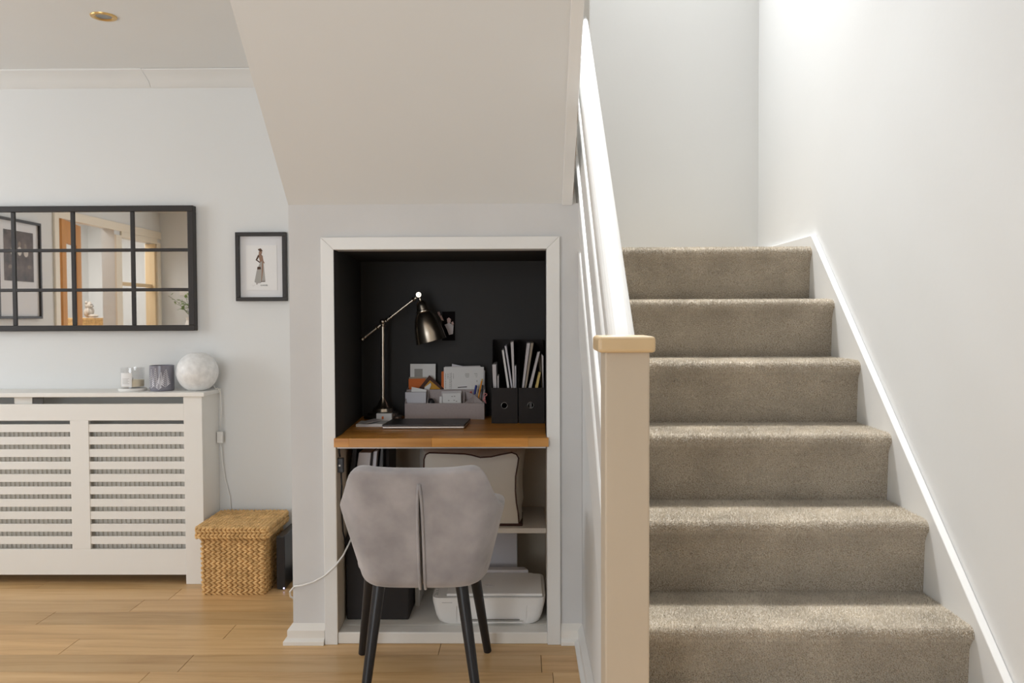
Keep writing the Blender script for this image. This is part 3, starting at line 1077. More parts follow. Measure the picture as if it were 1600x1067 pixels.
# ---- recessed downlight
c = G(162, 25.5, CEIL)
dl = thing('downlight', 'small round brass recessed spotlight in the ceiling', 'downlight', c)
MB().lathe([(0.026, 0.02), (0.028, -0.001), (0.033, -0.005), (0.044, -0.004), (0.046, 0.0), (0.046, 0.001)], c, n=40).build('bezel', 'brass', dl, smooth='angle')
MB().lathe([(0, -0.0012), (0.027, -0.0012), (0.027, -0.0008), (0, -0.0008)], c, n=32).build('bulb_face', 'steel', dl)

# ================================================================== worktop in the alcove
DT = 0.031
desk = thing('worktop', 'oiled oak block worktop fitted across the alcove as a desk', 'desk', (-0.285, 3.2, DESK - DT))
rows_ = 14
yf = 2.874
for k in range(rows_):
    ya = yf + (YN - 0.002 - yf) * k / rows_
    yb = yf + (YN - 0.002 - yf) * (k + 1) / rows_
    if k == 0:
        js = [W(545, 690, yf).x, W(674.5, 690, yf).x, W(825, 690, yf).x]
    else:
        js = sorted(rnd.uniform(-0.55, 0.0) for _ in range(2))
        if js[1] - js[0] < 0.12:
            js = [js[0]]
    def xl(y): return OX0 + 0.002 + (-0.690 - OX0) * max(0, (y - YW - 0.06)) / (YN - YW - 0.06)
    def xr(y): return OX1 - 0.002 + (0.098 - OX1) * max(0, (y - YW - 0.06)) / (YN - YW - 0.06)
    e0, e1 = xl(ya), xr(ya)
    if k == 0:
        e0, e1 = -0.662, 0.092
    xs = [e0] + js + [e1]
    for q, (xa, xb) in enumerate(zip(xs, xs[1:])):
        box(xa, xb, ya, yb, DESK - DT, DESK).build('stave', 'block_oak', desk, bevel=0.0008, seg=1)
box(OX0 + 0.004, OX1 - 0.004, YW - 0.015, YW + 0.02, DESK - DT - 0.008, DESK - DT).build('batten', 'gloss_white', desk)

# ---- desk lamp
LY = 3.42
c = Vector((W(598.5, 650, LY).x, LY, DESK))
lp = thing('desk_lamp', 'brushed nickel desk lamp with a bell shade and jointed arm', 'lamp', c)
MB().lathe([(0, 0), (0.078, 0), (0.080, 0.006), (0.078, 0.014), (0.066, 0.018), (0.062, 0.028), (0.044, 0.034), (0.040, 0.046), (0.026, 0.054), (0.017, 0.072), (0.009, 0.084), (0.0075, 0.092)],
           c, n=48).build('base', 'nickel', lp, smooth='angle')
kn = W(598, 504, LY)
MB().tube([(c.x, LY, DESK + 0.085), (kn.x, LY, kn.z - 0.008)], 0.0078, 14).build('pole', 'nickel_light', lp, smooth='angle')
jt = MB().lathe([(0, -0.016), (0.008, -0.016), (0.010, -0.010), (0.010, 0.002), (0.0075, 0.008), (0, 0.009)], kn, n=16).ball(kn + Vector((0, -0.004, 0.004)), 0.0125, 0.0125, 0.0125, None, 14, 10)
jt.build('joint', 'nickel', lp, smooth='angle')
p0, p1 = W(566, 530, LY), W(650, 465, LY)
arm = MB().tube([p0, p1], 0.0050, 10).build('arm', 'nickel_light', lp, smooth='angle')
dr = (p1 - p0).normalized()
for t, r in ((0.0, 0.011), (0.014, 0.008), (0.082, 0.011), (0.132, 0.0095), (0.152, 0.008), ((p1 - p0).length - 0.012, 0.011)):
    q = p0 + dr * t
    MB().lathe([(0, -0.005), (r * 0.8, -0.005), (r, 0), (r * 0.8, 0.005), (0, 0.005)], q, dr, 14).build('collar', 'nickel', arm, smooth='angle')
kc = W(654.5, 460.5, LY)
MB().lathe([(0, -0.010), (0.011, -0.010), (0.0145, -0.006), (0.0145, 0.006), (0.011, 0.010), (0, 0.010)], kc, (0, 1, 0), 24).build('knuckle', 'nickel_light', lp, smooth='angle')
MB().lathe([(0, -0.016), (0.005, -0.016), (0.006, -0.012), (0.004, -0.010), (0, -0.010)], kc, (0, 1, 0), 16).build('knuckle_screw', 'nickel', lp, smooth='angle')
s0, s1 = W(657, 469, LY), W(674, 533.5, LY)
ax = (s1 - s0).normalized()
Ls = (s1 - s0).length
MB().tube([kc, s0 + ax * 0.01], 0.0055, 12).build('stem', 'nickel_light', lp, smooth='angle')
pr = [(0.007, 0.0), (0.012, 0.003), (0.020, 0.010), (0.0235, 0.024), (0.0265, 0.042), (0.0315, 0.044), (0.0325, 0.047), (0.0315, 0.050), (0.0285, 0.051), (0.034, 0.056), (0.045, 0.078), (0.054, 0.108), (0.060, 0.142), (0.0635, Ls - 0.003), (0.0645, Ls),
      (0.0625, Ls), (0.058, 0.140), (0.052, 0.106), (0.042, 0.077), (0.030, 0.060), (0, 0.056)]
sh = MB().lathe(pr, s0, ax, 56).build('shade', 'nickel', lp, smooth='angle')
MB().ball(s0 + ax * 0.10, 0.022, 0.022, 0.03, None, 14, 10).build('bulb', 'ceramic', sh, smooth=True)
# its cable with an in-line switch below the worktop
pts = [W(x, y, Y) for x, y, Y in ((529.5, 697.5, 2.93), (530, 706, 2.928), (531.5, 714, 2.926))]
MB().tube(pts, 0.003, 8).build('cable', 'black_plastic', lp, smooth=True)
a, b = W(527.5, 738, 2.925), W(537.5, 715, 2.925)
sw = box(a.x, b.x, 2.915, 2.933, a.z, b.z).build('cable_switch', 'black_plastic', lp, bevel=0.003)
box((a.x + b.x) / 2 - 0.005, (a.x + b.x) / 2 + 0.001, 2.9135, 2.915, (a.z + b.z) / 2 - 0.003, (a.z + b.z) / 2 + 0.003).build('switch_button', 'white_plastic', sw)
pts = [W(x, y, Y) for x, y, Y in ((533, 739, 2.926), (534, 760, 2.93), (533, 785, 2.94), (536, 830, 2.96), (540, 850, 2.99))]
MB().tube(pts, 0.003, 8).build('cable', 'black_plastic', lp, smooth=True)

# ---- laptop, notepad and small carton
a, b = G(597, 670.5, DESK), G(725.5, 670.5, DESK)
ly0, ly1 = a.y, a.y + 0.185
la = thing('laptop', 'closed dark grey laptop lying flat on the oak worktop', 'laptop', ((a.x + b.x) / 2, (ly0 + ly1) / 2, DESK))
dx = 0.012
def lap(z0, z1, i): return MB().prism([(a.x + i, ly0 + i), (b.x - i, ly0 + i), (b.x - i + dx, ly1), (a.x + i + dx, ly1)], 2, DESK + z0, DESK + z1)
lap(0.002, 0.010, 0.001).build('base', 'laptop_edge', la, bevel=0.002)
lap(0.0105, 0.0175, 0).build('lid', 'laptop_grey', la, bevel=0.002)
for q in (0.02, 0.2):
    box(a.x + q, a.x + q + 0.03, ly0 + 0.02, ly0 + 0.03, DESK, DESK + 0.002).build('foot', 'black_plastic', la)
a, b = G(556, 667, DESK), G(600, 667, DESK)
nb = box(a.x, b.x, a.y, a.y + 0.105, DESK, DESK + 0.011)
tag(nb.build('notepad', 'paper', bevel=0.001), 'white pad of paper lying beneath a loose envelope', 'notepad')
p = [(561, 659.5), (572, 663), (599, 657), (585, 654)]
z = DESK + 0.0115
vs = [Vector((G(x, y, z + 0.003).x, G(x, y, z + 0.003).y, z + 0.001 + 0.004 * (i in (1, 2)))) for i, (x, y) in enumerate(p)]
en = MB().add(vs + [v + Vector((0, 0, 0.0025)) for v in vs], [(0, 1, 2, 3), (4, 7, 6, 5), (0, 4, 5, 1), (1, 5, 6, 2), (2, 6, 7, 3), (3, 7, 4, 0)])
tag(en.build('envelope', 'magazine_white', bevel=0.0008), 'loose pale envelope resting on the white paper pad', 'envelope')
a, b = W(588, 657, 3.31), W(612, 647.5, 3.31)
ca = thing('carton', 'small white carton with an orange mark in front of the lamp base', 'box', ((a.x + b.x) / 2, 3.32, DESK))
box(a.x, b.x, 3.31, 3.332, DESK, b.z + 0.004).build('body', 'paper', ca, bevel=0.001)
q = W(598, 652, 3.31)
box(q.x - 0.004, q.x + 0.004, 3.3092, 3.31, q.z - 0.007, q.z + 0.004).build('mark', 'orange_card', ca)

# ---- desk organiser
OY = 3.395
def ow(x, y, Y=OY): return W(x, y, Y)
oa, ob = ow(632.5, 655), ow(757, 655)
zf, zbk = ow(690, 630).z, DESK + 0.135
og = thing('desk_organiser', 'grey linen desk tidy divided into compartments', 'organiser', ((oa.x + ob.x) / 2, OY, DESK))
YO1 = YN - 0.008
zmid = W(690, 608.5, 3.455).z
t = 0.004
box(oa.x, ob.x, OY, OY + t, DESK, zf).build('front_panel', 'grey_linen', og, bevel=0.001)
box(oa.x, ob.x, 3.455, 3.455 + t, DESK, zmid).build('middle_panel', 'grey_linen', og, bevel=0.001)
box(oa.x, ob.x, YO1 - t, YO1, DESK, zmid + 0.01).build('back_panel', 'grey_linen', og, bevel=0.001)
box(oa.x + t, ob.x - t, OY + t, YO1 - t, DESK, DESK + 0.004).build('bottom_panel', 'grey_linen', og)
for xa in (oa.x, ob.x - t):
    MB().prism([(OY + t, DESK), (YO1 - t, DESK), (YO1 - t, zmid + 0.01), (3.455, zmid), (OY + t, zf)], 0, xa, xa + t).build('side_panel', 'grey_linen', og)
for px_ in (667, 724):
    x = ow(px_, 620).x
    MB().prism([(OY + t, DESK), (3.455, DESK), (3.455, zmid - 0.002), (OY + t, zf)], 0, x, x + 0.003).build('divider', 'grey_linen', og)
xa, xb = ow(724, 620).x + 0.003, ob.x - t
for s_ in (0, 1):
    y0_, y1_ = (OY + t + 0.001, 3.453) if s_ == 0 else (3.453, OY + t + 0.001)
    zz0, zz1 = (zf, zmid - 0.004) if s_ == 0 else (zmid - 0.004, zf)
    MB().add([(xa, y0_, DESK + 0.005), (xb, y1_, DESK + 0.005), (xb, y1_, zz1), ((xa + xb) / 2, 3.426, (zf + zmid) / 2 + 0.006), (xa, y0_, zz0)], [(0, 1, 2, 3, 4)]).build('cross_divider', 'grey_linen', og, solid=0.002)

OG = 'papers kept in the desk tidy'


def card(name, label, cat, quad, Y, m, th=0.002, lean=0.0, parent=None):
    """an upright sheet: quad in photograph pixels at depth Y, its lower edge carried down into the tidy"""
    vs = [W(x, y, Y) for x, y in quad]
    o = MB().prism([(v.x, v.z) for v in vs], 1, Y, Y + th).build(name, m, parent, bevel=0.0004, seg=1)
    if label:
        tag(o, label, cat)
    return o


def thingcard(name, label, cat, quad, Y, m, th=0.002):
    vs = [W(x, y, Y) for x, y in quad]
    r = thing(name, label, cat, (sum(v.x for v in vs) / len(vs), Y, min(v.z for v in vs)))
    MB().prism([(v.x, v.z) for v in vs], 1, Y, Y + th).build('sheet', m, r, bevel=0.0004, seg=1)
    return r


def mark(parent, quad, Y, m, name='print'):
    vs = [W(x, y, Y) for x, y in quad]
    return MB().prism([(v.x, v.z) for v in vs], 1, Y - 0.0004, Y).build(name, m, parent)


def c1(x, y):                     # pixels of the enlarged tidy -> photograph
    return (620 + x * 0.15625, 550 + y * 0.15625)


def cq(*pts):
    return [c1(*p) for p in pts]


g = thingcard('greeting_card', 'white greeting card with a small grey picture at the back of the desk tidy', 'card', cq((134, 118), (388, 118), (388, 470), (134, 470)), 3.505, 'paper')
mark(g, cq((176, 168), (258, 168), (258, 248), (176, 248)), 3.505, 'ink_grey', 'picture')
card('orange_envelope', 'orange envelope in the desk tidy in front of the white greeting card', 'envelope', cq((118, 268), (285, 264), (288, 500), (118, 500)), 3.495, 'orange_card')
card('sheet', 'cream sheet just behind the orange envelope in the desk tidy', 'paper', cq((122, 250), (300, 250), (300, 500), (122, 500)), 3.4985, 'magazine_tan')
g = thingcard('gift_envelope', 'dark brown and ochre envelope standing on its corner in the desk tidy', 'envelope', cq((325, 232), (478, 372), (380, 500), (260, 500), (215, 368)), 3.480, 'brown_card', 0.003)
mark(g, cq((332, 282), (440, 372), (320, 372), (272, 350)), 3.480, 'ochre_card', 'flap')
card('note', 'small crumpled white note tucked in front of the brown envelope', 'note', cq((278, 352), (338, 308), (344, 330), (316, 400), (270, 400)), 3.474, 'paper', 0.0015)
card('white_card', 'blank white card slanting out of the front left pocket of the tidy', 'card', cq((148, 348), (296, 378), (296, 520), (138, 520)), 3.435, 'paper')
card('white_card', 'stack of plain white cards in the front left pocket of the tidy', 'card', cq((84, 402), (292, 400), (292, 600), (84, 600)), 3.418, 'paper_cool', 0.012)
g = thingcard('letter', 'printed white letter standing in the back of the desk tidy', 'letter', cq((470, 152), (870, 148), (872, 470), (472, 470)), 3.470, 'paper', 0.0012)
for q in (488, 512, 532, 546, 566):
    y0_, y1_ = 208 + (q % 3) * 4, 268 if q in (512, 566) else 366
    yy = y0_
    while yy < y1_:
        L = rnd.uniform(8, 22)
        mark(g, cq((q - 3, yy), (q + 3, yy), (q + 3, min(yy + L, y1_)), (q - 3, min(yy + L, y1_))), 3.470, 'ink_grey', 'print_line')
        yy += L + 5
for (xx, yy, w_, h_) in ((684, 214, 40, 5), (682, 226, 42, 5), (684, 238, 40, 5), (690, 250, 30, 4), (776, 214, 30, 5), (784, 230, 24, 4), (790, 246, 14, 4), (798, 280, 6, 20)):
    mark(g, cq((xx, yy), (xx + w_, yy), (xx + w_, yy + h_), (xx, yy + h_)), 3.470, 'ink_grey', 'print_line')
mark(g, cq((610, 350), (702, 344), (702, 352), (610, 358)), 3.470, 'ink_dark', 'print_line')
card('letter', 'tilted white letter peeping out above the printed letter', 'letter', cq((552, 118), (838, 178), (838, 470), (540, 470)), 3.478, 'paper_cool')
card('letter', 'white letter directly behind the printed one, showing at its right edge', 'letter', cq((480, 146), (830, 136), (880, 186), (880, 470), (480, 470)), 3.474, 'magazine_white')
card('letter', 'orange edged letter showing left of the printed letter', 'letter', cq((446, 196), (480, 190), (480, 470), (446, 470)), 3.482, 'orange_card')
card('receipt', 'folded till receipt at the back of the middle pocket of the tidy', 'receipt', cq((446, 392), (648, 386), (648, 600), (446, 600)), 3.440, 'magazine_white', 0.003)
g = thingcard('receipt', 'till receipt with faint print at the front of the middle pocket', 'receipt', cq((458, 412), (640, 410), (644, 600), (458, 600)), 3.420, 'paper', 0.003)
for (xx, yy) in ((546, 440), (570, 438), (512, 480), (566, 478), (590, 488)):
    mark(g, cq((xx, yy), (xx + 14, yy), (xx + 14, yy + 8), (xx, yy + 8)), 3.420, 'ink_grey', 'print_line')
card('receipt', 'narrow slip of paper left of the till receipts', 'receipt', cq((428, 444), (452, 444), (452, 600), (422, 600)), 3.414, 'paper', 0.002)
p = ow(*c1(342, 480), 3.42)
tag(MB().ball((p.x, 3.42, p.z - 0.012), 0.016, 0.016, 0.02, None, 14, 8).lathe([(0.012, 0), (0.012, 0.05)], (p.x, 3.42, p.z - 0.065), n=14).build('stamp', 'black_plastic', smooth=True), 'black round knob handle in the second pocket of the tidy', 'stamp')


def pen(name, label, p0, p1, Y, r, m, tip=None):
    a, b = W(*c1(*p0), Y), W(*c1(*p1), Y)
    o = thing(name, label, 'pen' if 'pen' == name else 'pencil', a)
    MB().tube([a, b], r, 10).build('barrel', m, o, smooth='angle')
    d = (b - a).normalized()
    MB().lathe([(r, 0), (r * 0.9, 0.008), (0, 0.010)], b, d, 10).build('end', tip or m, o, smooth='angle')
    return o


pen('pen', 'blue capped pen leaning in the crossed pocket of the desk tidy', (764, 500), (790, 352), 3.436, 0.0046, 'pen_blue')
pen('pen', 'white pen between the blue pen and the orange pencil', (790, 500), (806, 350), 3.444, 0.003, 'paper')
pen('pencil', 'orange pencil in the crossed pocket of the desk tidy', (806, 500), (850, 290), 3.440, 0.0036, 'pencil_orange', 'magazine_yellow')
pen('pen', 'black pen to the right of the orange pencil', (840, 500), (856, 350), 3.448, 0.0034, 'black_plastic')
card('red_tag', 'small red tag behind the blue pen', 'tag', cq((728, 404), (748, 388), (752, 440), (726, 440)), 3.450, 'red_card', 0.001)
# pink ribbon bow hanging at the side of the tidy
rb = [W(*c1(x, y), 3.40) for x, y in ((862, 430), (884, 412), (902, 420), (898, 436), (876, 442), (868, 470), (886, 500), (892, 512))]
o = thing('ribbon', 'pink ribbon loop hanging over the right side of the desk tidy', 'ribbon', (rb[3].x, 3.40, rb[-1].z))
MB().tube(rb, 0.0022, 6).build('loop', 'pink_ribbon', o, smooth=True)
MB().tube([rb[4], W(*c1(880, 470), 3.399), W(*c1(866, 480), 3.399), W(*c1(890, 490), 3.399)], 0.004, 6).build('tail', 'pink_ribbon', o, smooth=True)

# ---- photograph pinned to the black wall
vs = [(691, 487), (711, 486.5), (711, 532), (691, 532)]
ph = thingcard('photo_print', 'dark photograph of two people pinned to the black alcove wall', 'photo', vs, YN - 0.002, 'photo_dark', 0.001)
def c2(x, y): return (540 + x * 0.2342, 430 + y * 0.2342)
for poly, m in (([(612, 246), (626, 242), (634, 262), (620, 268)], 'skin_print'), ([(622, 266), (640, 268), (656, 304), (640, 300)], 'skin_print'),
                ([(676, 292), (688, 282), (702, 292), (700, 318), (680, 320)], 'skin_print'), ([(704, 316), (716, 308), (722, 324), (714, 340)], 'skin_print'),
                ([(660, 330), (690, 318), (720, 334), (716, 392), (690, 398), (676, 360)], 'cloth_print')):
    mark(ph, [c2(*q) for q in poly], YN - 0.002, m, 'figure')

# ---- two magazine files
FY, FD = 3.272, 0.245


def file_box(label, pxa, pxb, hole_px):
    a, b = W(pxa, 661.5, FY), W(pxb, 661.5, FY)
    zfr = W(810, 606, FY).z
    zbk_ = W(800, 530.5, FY + FD).z
    r = thing('magazine_file', label, 'magazine file', ((a.x + b.x) / 2, FY, DESK), 'magazine files on the worktop')
    hc = W(*hole_px, FY)
    N = 24
    circ = [Vector((hc.x + 0.012 * math.cos(2 * math.pi * i / N), FY, hc.z + 0.012 * math.sin(2 * math.pi * i / N))) for i in range(N)]
    outer = []
    for i in range(N):
        an = 2 * math.pi * i / N
        dx, dz = math.cos(an), math.sin(an)
        tx = ((b.x if dx > 0 else a.x) - hc.x) / dx if abs(dx) > 1e-6 else 1e9
        tz = ((zfr if dz > 0 else DESK) - hc.z) / dz if abs(dz) > 1e-6 else 1e9
        tt = min(tx, tz)
        outer.append(Vector((hc.x + dx * tt, FY, hc.z + dz * tt)))
    corners = [Vector((b.x, FY, zfr)), Vector((a.x, FY, zfr)), Vector((a.x, FY, DESK)), Vector((b.x, FY, DESK))]
    mb = MB()
    fs = []
    for i in range(N):
        j = (i + 1) % N
        f = [circ[i], outer[i]]
        for cc in corners:
            if (abs(outer[i].x - cc.x) < 1e-6) != (abs(outer[j].x - cc.x) < 1e-6) and min((outer[i] - cc).length, 9) < 0.08 and (outer[j] - cc).length < 0.08 \
                    and (abs(outer[i].z - cc.z) < 1e-6 or abs(outer[j].z - cc.z) < 1e-6):
                f.append(cc)
        f += [outer[j], circ[j]]
        mb.flat(f)
    mb.build('front_panel', 'dark_board', r, solid=0.002)
    MB().tube([p + Vector((0, -0.0005, 0)) for p in circ], 0.0011, 6, closed=True).build('finger_ring', 'steel', r, smooth=True)
    for xa in (a.x, b.x - 0.002):
        MB().prism([(FY + 0.002, DESK), (FY + FD, DESK), (FY + FD, zbk_), (FY + FD * 0.62, zbk_), (FY + 0.002, zfr)], 0, xa, xa + 0.002).build('side_panel', 'dark_board', r)
    box(a.x + 0.002, b.x - 0.002, FY + FD - 0.002, FY + FD, DESK, zbk_).build('back_panel', 'dark_board', r)
    box(a.x + 0.002, b.x - 0.002, FY + 0.003, FY + FD - 0.002, DESK, DESK + 0.003).build('bottom_panel', 'dark_board', r)


file_box('black magazine file standing next to the grey desk tidy', 768, 809, (788, 633.5))
file_box('black magazine file standing against the right wall of the alcove', 810.5, 851, (829, 633))


def mag(label, top0, top1, bot0, bot1, m, Y, depth=0.19, name='magazine'):
    """leaning magazine: its spine edge outlined by top and bottom pixel pairs"""
    q = [W(*c1(*p), Y) for p in (bot0, bot1, top1, top0)]
    # below the front panel it stands straight on the bottom of the file
    fx = (W(768, 661, FY).x, W(809, 661, FY).x) if top0[0] < 1205 else (W(810.5, 661, FY).x, W(851, 661, FY).x)
    lo_, hi_ = max(q[0].x, fx[0] + 0.004), min(q[1].x, fx[1] - 0.004)
    o = MB().prism([(lo_, DESK + 0.004), (hi_, DESK + 0.004), (hi_, q[1].z), (q[2].x, q[2].z), (q[3].x, q[3].z), (lo_, q[0].z)], 1, Y, Y + depth).build(name, m, bevel=0.0004, seg=1)
    return tag(o, label, 'magazine', 'magazines in the black files')


mag('thick pale folder at the left end of the first black magazine file', (955, 125), (992, 122), (962, 354), (997, 354), 'magazine_white', 3.30)
mag('thin slip standing beside the thick pale folder in the first file', (1006, 236), (1018, 236), (1006, 354), (1018, 354), 'magazine_white', 3.30, 0.1)
mag('tall white magazine leaning left in the first black file', (1050, -18), (1070, -18), (1104, 354), (1126, 354), 'paper', 3.300)
mag('lilac grey magazine leaning beside the tall white one', (1078, -60), (1096, -62), (1142, 354), (1158, 354), 'paper_cool', 3.305)
mag('pale magazine rising highest in the first black file', (1138, -96), (1166, -104), (1163, 354), (1180, 354), 'magazine_white', 3.310)
mag('short narrow leaflet at the right side of the first file', (1180, 140), (1194, 140), (1184, 354), (1194, 354), 'paper_cool', 3.298, 0.12)
mag('off white magazine leaning right in the second black file', (1302, -88), (1334, -90), (1252, 354), (1272, 354), 'magazine_white', 3.300)
mag('tan magazine leaning right in the second black file', (1340, -92), (1368, -92), (1278, 354), (1296, 354), 'magazine_tan', 3.306)
mag('greyish magazine leaning right in the middle of the second file', (1408, 0), (1432, -4), (1318, 354), (1348, 354), 'magazine_white', 3.312, 0.06)
mag('yellow booklet in the second black magazine file', (1420, 206), (1440, 204), (1384, 354), (1412, 354), 'magazine_yellow', 3.298, 0.08)
mag('brownish magazine leaning left in the second black file', (1410, 40), (1440, 36), (1445, 354), (1462, 354), 'magazine_tan', 3.385, 0.10)
mag('white magazine against the right side of the second file', (1448, 20), (1466, 40), (1462, 354), (1474, 354), 'magazine_white', 3.300, 0.07)

# ================================================================== below the worktop
SZ = 0.347                         # shelf height
shx0 = W(655, 830, 3.165).x
sf = box(shx0, 0.0905, 3.165, YN - 0.001, SZ - 0.02, SZ).build('shelf', 'gloss_old', bevel=0.001)
tag(sf, 'short cream painted shelf low down inside the alcove', 'shelf')
# tall upright board carrying the shelf's left end
up = box(shx0 - 0.018, shx0, 3.165, YN - 0.001, BASE, SZ).build('shelf_support', 'gloss_old', bevel=0.001)
up.parent = sf
up['_o'] = (0, 0, 0)

# ---- big dark storage box
a, b = W(541.5, 974, 3.02), W(680, 974, 3.02)
sb = thing('storage_box', 'large dark charcoal storage box on the alcove floor behind the chair', 'box', ((a.x + b.x) / 2, 3.1, BASE))
bx1_ = min(b.x, shx0 - 0.022)
box(a.x, bx1_, 3.02, 3.36, BASE, 0.325).build('body', 'black_fabric', sb, bevel=0.006)
box(a.x - 0.002, bx1_ + 0.002, 3.018, 3.362, 0.318, 0.352).build('lid', 'black_fabric', sb, bevel=0.005)

# ---- white box file, black folders standing on the storage box
def upright(name, label, cat, quad, Y, depth, m, zb):
    vs = [W(x, y, Y) for x, y in quad]
    r = thing(name, label, cat, (sum(v.x for v in vs) / 4, Y, zb))
    MB().prism([(vs[0].x, vs[0].z), (vs[1].x, vs[1].z), (vs[2].x, vs[2].z), (vs[2].x, zb), (vs[3].x, zb), (vs[3].x, vs[3].z)], 1, Y, Y + depth).build('body', m, r, bevel=0.002)
    return r, vs


def c3(x, y): return (500 + x * 0.1375, 640 + y * 0.1375)
r, vs = upright('box_file', 'pale lilac box file leaning on the dark storage box', 'box file', [c3(442, 486), c3(580, 488), c3(560, 705), c3(410, 705)], 3.09, 0.21, 'magazine_white', 0.352)
MB().prism([(vs[1].x + 0.001, vs[1].z), (vs[1].x + 0.007, vs[1].z), (vs[2].x + 0.007, vs[2].z), (vs[2].x + 0.001, vs[2].z)], 1, 3.088, 3.30).build('edge', 'dark_board', r)
MB().prism([(vs[1].x + 0.0075, vs[1].z + 0.002), (vs[1].x + 0.021, vs[1].z + 0.004), (vs[2].x + 0.021, vs[2].z), (vs[2].x + 0.0075, vs[2].z)], 1, 3.10, 3.30).build('papers', 'paper_cool', r)
r, vs = upright('folder', 'black folder leaning left of the pale lilac box file', 'folder', [c3(372, 428), c3(420, 428), c3(398, 705), c3(338, 705)], 3.085, 0.24, 'black_plastic', 0.352)
r, vs = upright('folder', 'black folder standing between the box file and the white bag', 'folder', [c3(690, 430), c3(720, 430), c3(716, 705), c3(664, 705)], 3.12, 0.22, 'black_plastic', 0.352)
r, vs = upright('folder', 'dark brown folder beside the upright black folder', 'folder', [c3(742, 432), c3(784, 432), c3(784, 705), c3(742, 705)], 3.16, 0.18, 'dark_board', 0.352)

# ---- white canvas bag with brown piping
def c4(x, y): return (640 + x * 0.1875, 680 + y * 0.1875)
BY = 3.20
bag = thing('canvas_bag', 'white canvas bag edged with dark brown piping on the low shelf', 'bag', (-0.23, 3.3, SZ))
fr = [c4(*p) for p in ((125, 770), (118, 300), (120, 200), (135, 160), (165, 145), (300, 149), (460, 155), (520, 165), (590, 184), (680, 178), (760, 160), (850, 143), (890, 158), (908, 190), (900, 250), (884, 340), (882, 460), (890, 560), (905, 650), (912, 740))]
front = [W(x, y, BY) for x, y in fr]
for v in front:
    v.z = max(v.z, SZ + 0.008)
front[0].z = front[-1].z = SZ + 0.008
back = []
for v in front:
    back.append(Vector((v.x * 1.0 + (0.012 if v.x > -0.25 else -0.012), BY + 0.20, v.z + (0.012 if v.z > 0.5 else 0))))
n = len(front)
mid = [(f.lerp(b_, 0.45) + Vector(((0.022 if f.x > -0.25 else -0.022) * (0.3 if f.z < SZ + 0.05 else 1), 0, 0.016 if f.z > 0.55 else 0))) for f, b_ in zip(front, back)]
for q in mid + back:
    q.z = min(q.z, DESK - DT - 0.004)
cen = sum(front, Vector()) / n
inner = [cen + (f - cen) * 0.6 + Vector((0, -0.012, 0)) for f in front]
vs = inner + front + mid + back
fs = [tuple(range(n))[::-1]]
for a_ in range(3):
    fs += [(a_ * n + i, a_ * n + (i + 1) % n, (a_ + 1) * n + (i + 1) % n, (a_ + 1) * n + i) for i in range(n)]
fs.append(tuple(range(3 * n, 4 * n)))
MB().add(vs, fs).build('body', 'canvas', bag, smooth='angle')
MB().tube([f + Vector((0, -0.0025, 0)) for f in front], 0.003, 6).build('piping', 'piping_brown', bag, smooth=True)
e0, e1 = front[0], front[-1]
box(e0.x - 0.004, e1.x + 0.014, BY - 0.004, BY + 0.19, SZ, SZ + 0.010).build('base_trim', 'piping_brown', bag, bevel=0.002)

# ---- printer
PY = 2.972
def c5(x, y): return (660 + x * 0.15936, 840 + y * 0.15936)
pa, pb_ = W(*c5(92, 590), PY), W(*c5(1205, 590), PY)
prn = thing('printer', 'white inkjet printer on the alcove floor with its paper slot open', 'printer', ((pa.x + pb_.x) / 2, PY + 0.14, BASE))
zt = W(*c5(600, 592), PY).z
x0, x1 = pa.x, pb_.x
secs = []
for z_, inset in ((BASE, 0.036), (BASE + 0.008, 0.022), (BASE + 0.03, 0.012), (zt - 0.02, 0.001), (zt, 0.0)):
    r = 0.03
    y0_, y1_ = PY + inset * 0.3, 3.26 - inset * 0.3
    xa, xb = x0 + inset, x1 - inset
    ring = []
    for ccx, ccy, a0_ in ((xb - r, y0_ + r, -90), (xb - r, y1_ - r, 0), (xa + r, y1_ - r, 90), (xa + r, y0_ + r, 180)):
        for i in range(5):
            an = math.radians(a0_ + 22.5 * i)
            ring.append((ccx + r * math.cos(an), ccy + r * math.sin(an), z_))
    secs.append(ring)
m_ = len(secs[0])
vs = [p for s_ in secs for p in s_]
fs = [tuple(range(m_))[::-1], tuple(range((len(secs) - 1) * m_, len(secs) * m_))]
for a_ in range(len(secs) - 1):
    fs += [(a_ * m_ + i, a_ * m_ + (i + 1) % m_, (a_ + 1) * m_ + (i + 1) % m_, (a_ + 1) * m_ + i) for i in range(m_)]
body_ = MB().add(vs, fs).build('body', 'white_plastic', prn, smooth='angle')
la_, lb_ = W(*c5(232, 588), PY).x, W(*c5(1180, 588), PY).x
lid = MB().prism([(la_, PY + 0.012), (lb_, PY + 0.012), (lb_, 3.20), (lb_ - 0.04, 3.235), (la_, 3.235)], 2, zt + 0.001, zt + 0.012).build('scanner_lid', 'white_plastic', prn, bevel=0.005, seg=3)
lc = G(*c5(662, 466), zt + 0.0125)
MB().tube([(lc.x + 0.016 * math.cos(t * math.pi / 12), lc.y + 0.016 * math.sin(t * math.pi / 12), zt + 0.0122) for t in range(24)], 0.0007, 5, closed=True).build('emblem_ring', 'magazine_white', lid)
text('emblem_lettering', 'hp', 0.022, 'magazine_white', Matrix.Translation((lc.x, lc.y, zt + 0.0122)), prn)
MB().prism([(x0 + 0.03, 3.235), (lb_ - 0.05, 3.235), (lb_ - 0.065, 3.275), (x0 + 0.03, 3.275)], 2, zt - 0.02, zt + 0.022).build('paper_feed', 'magazine_white', prn, bevel=0.003)
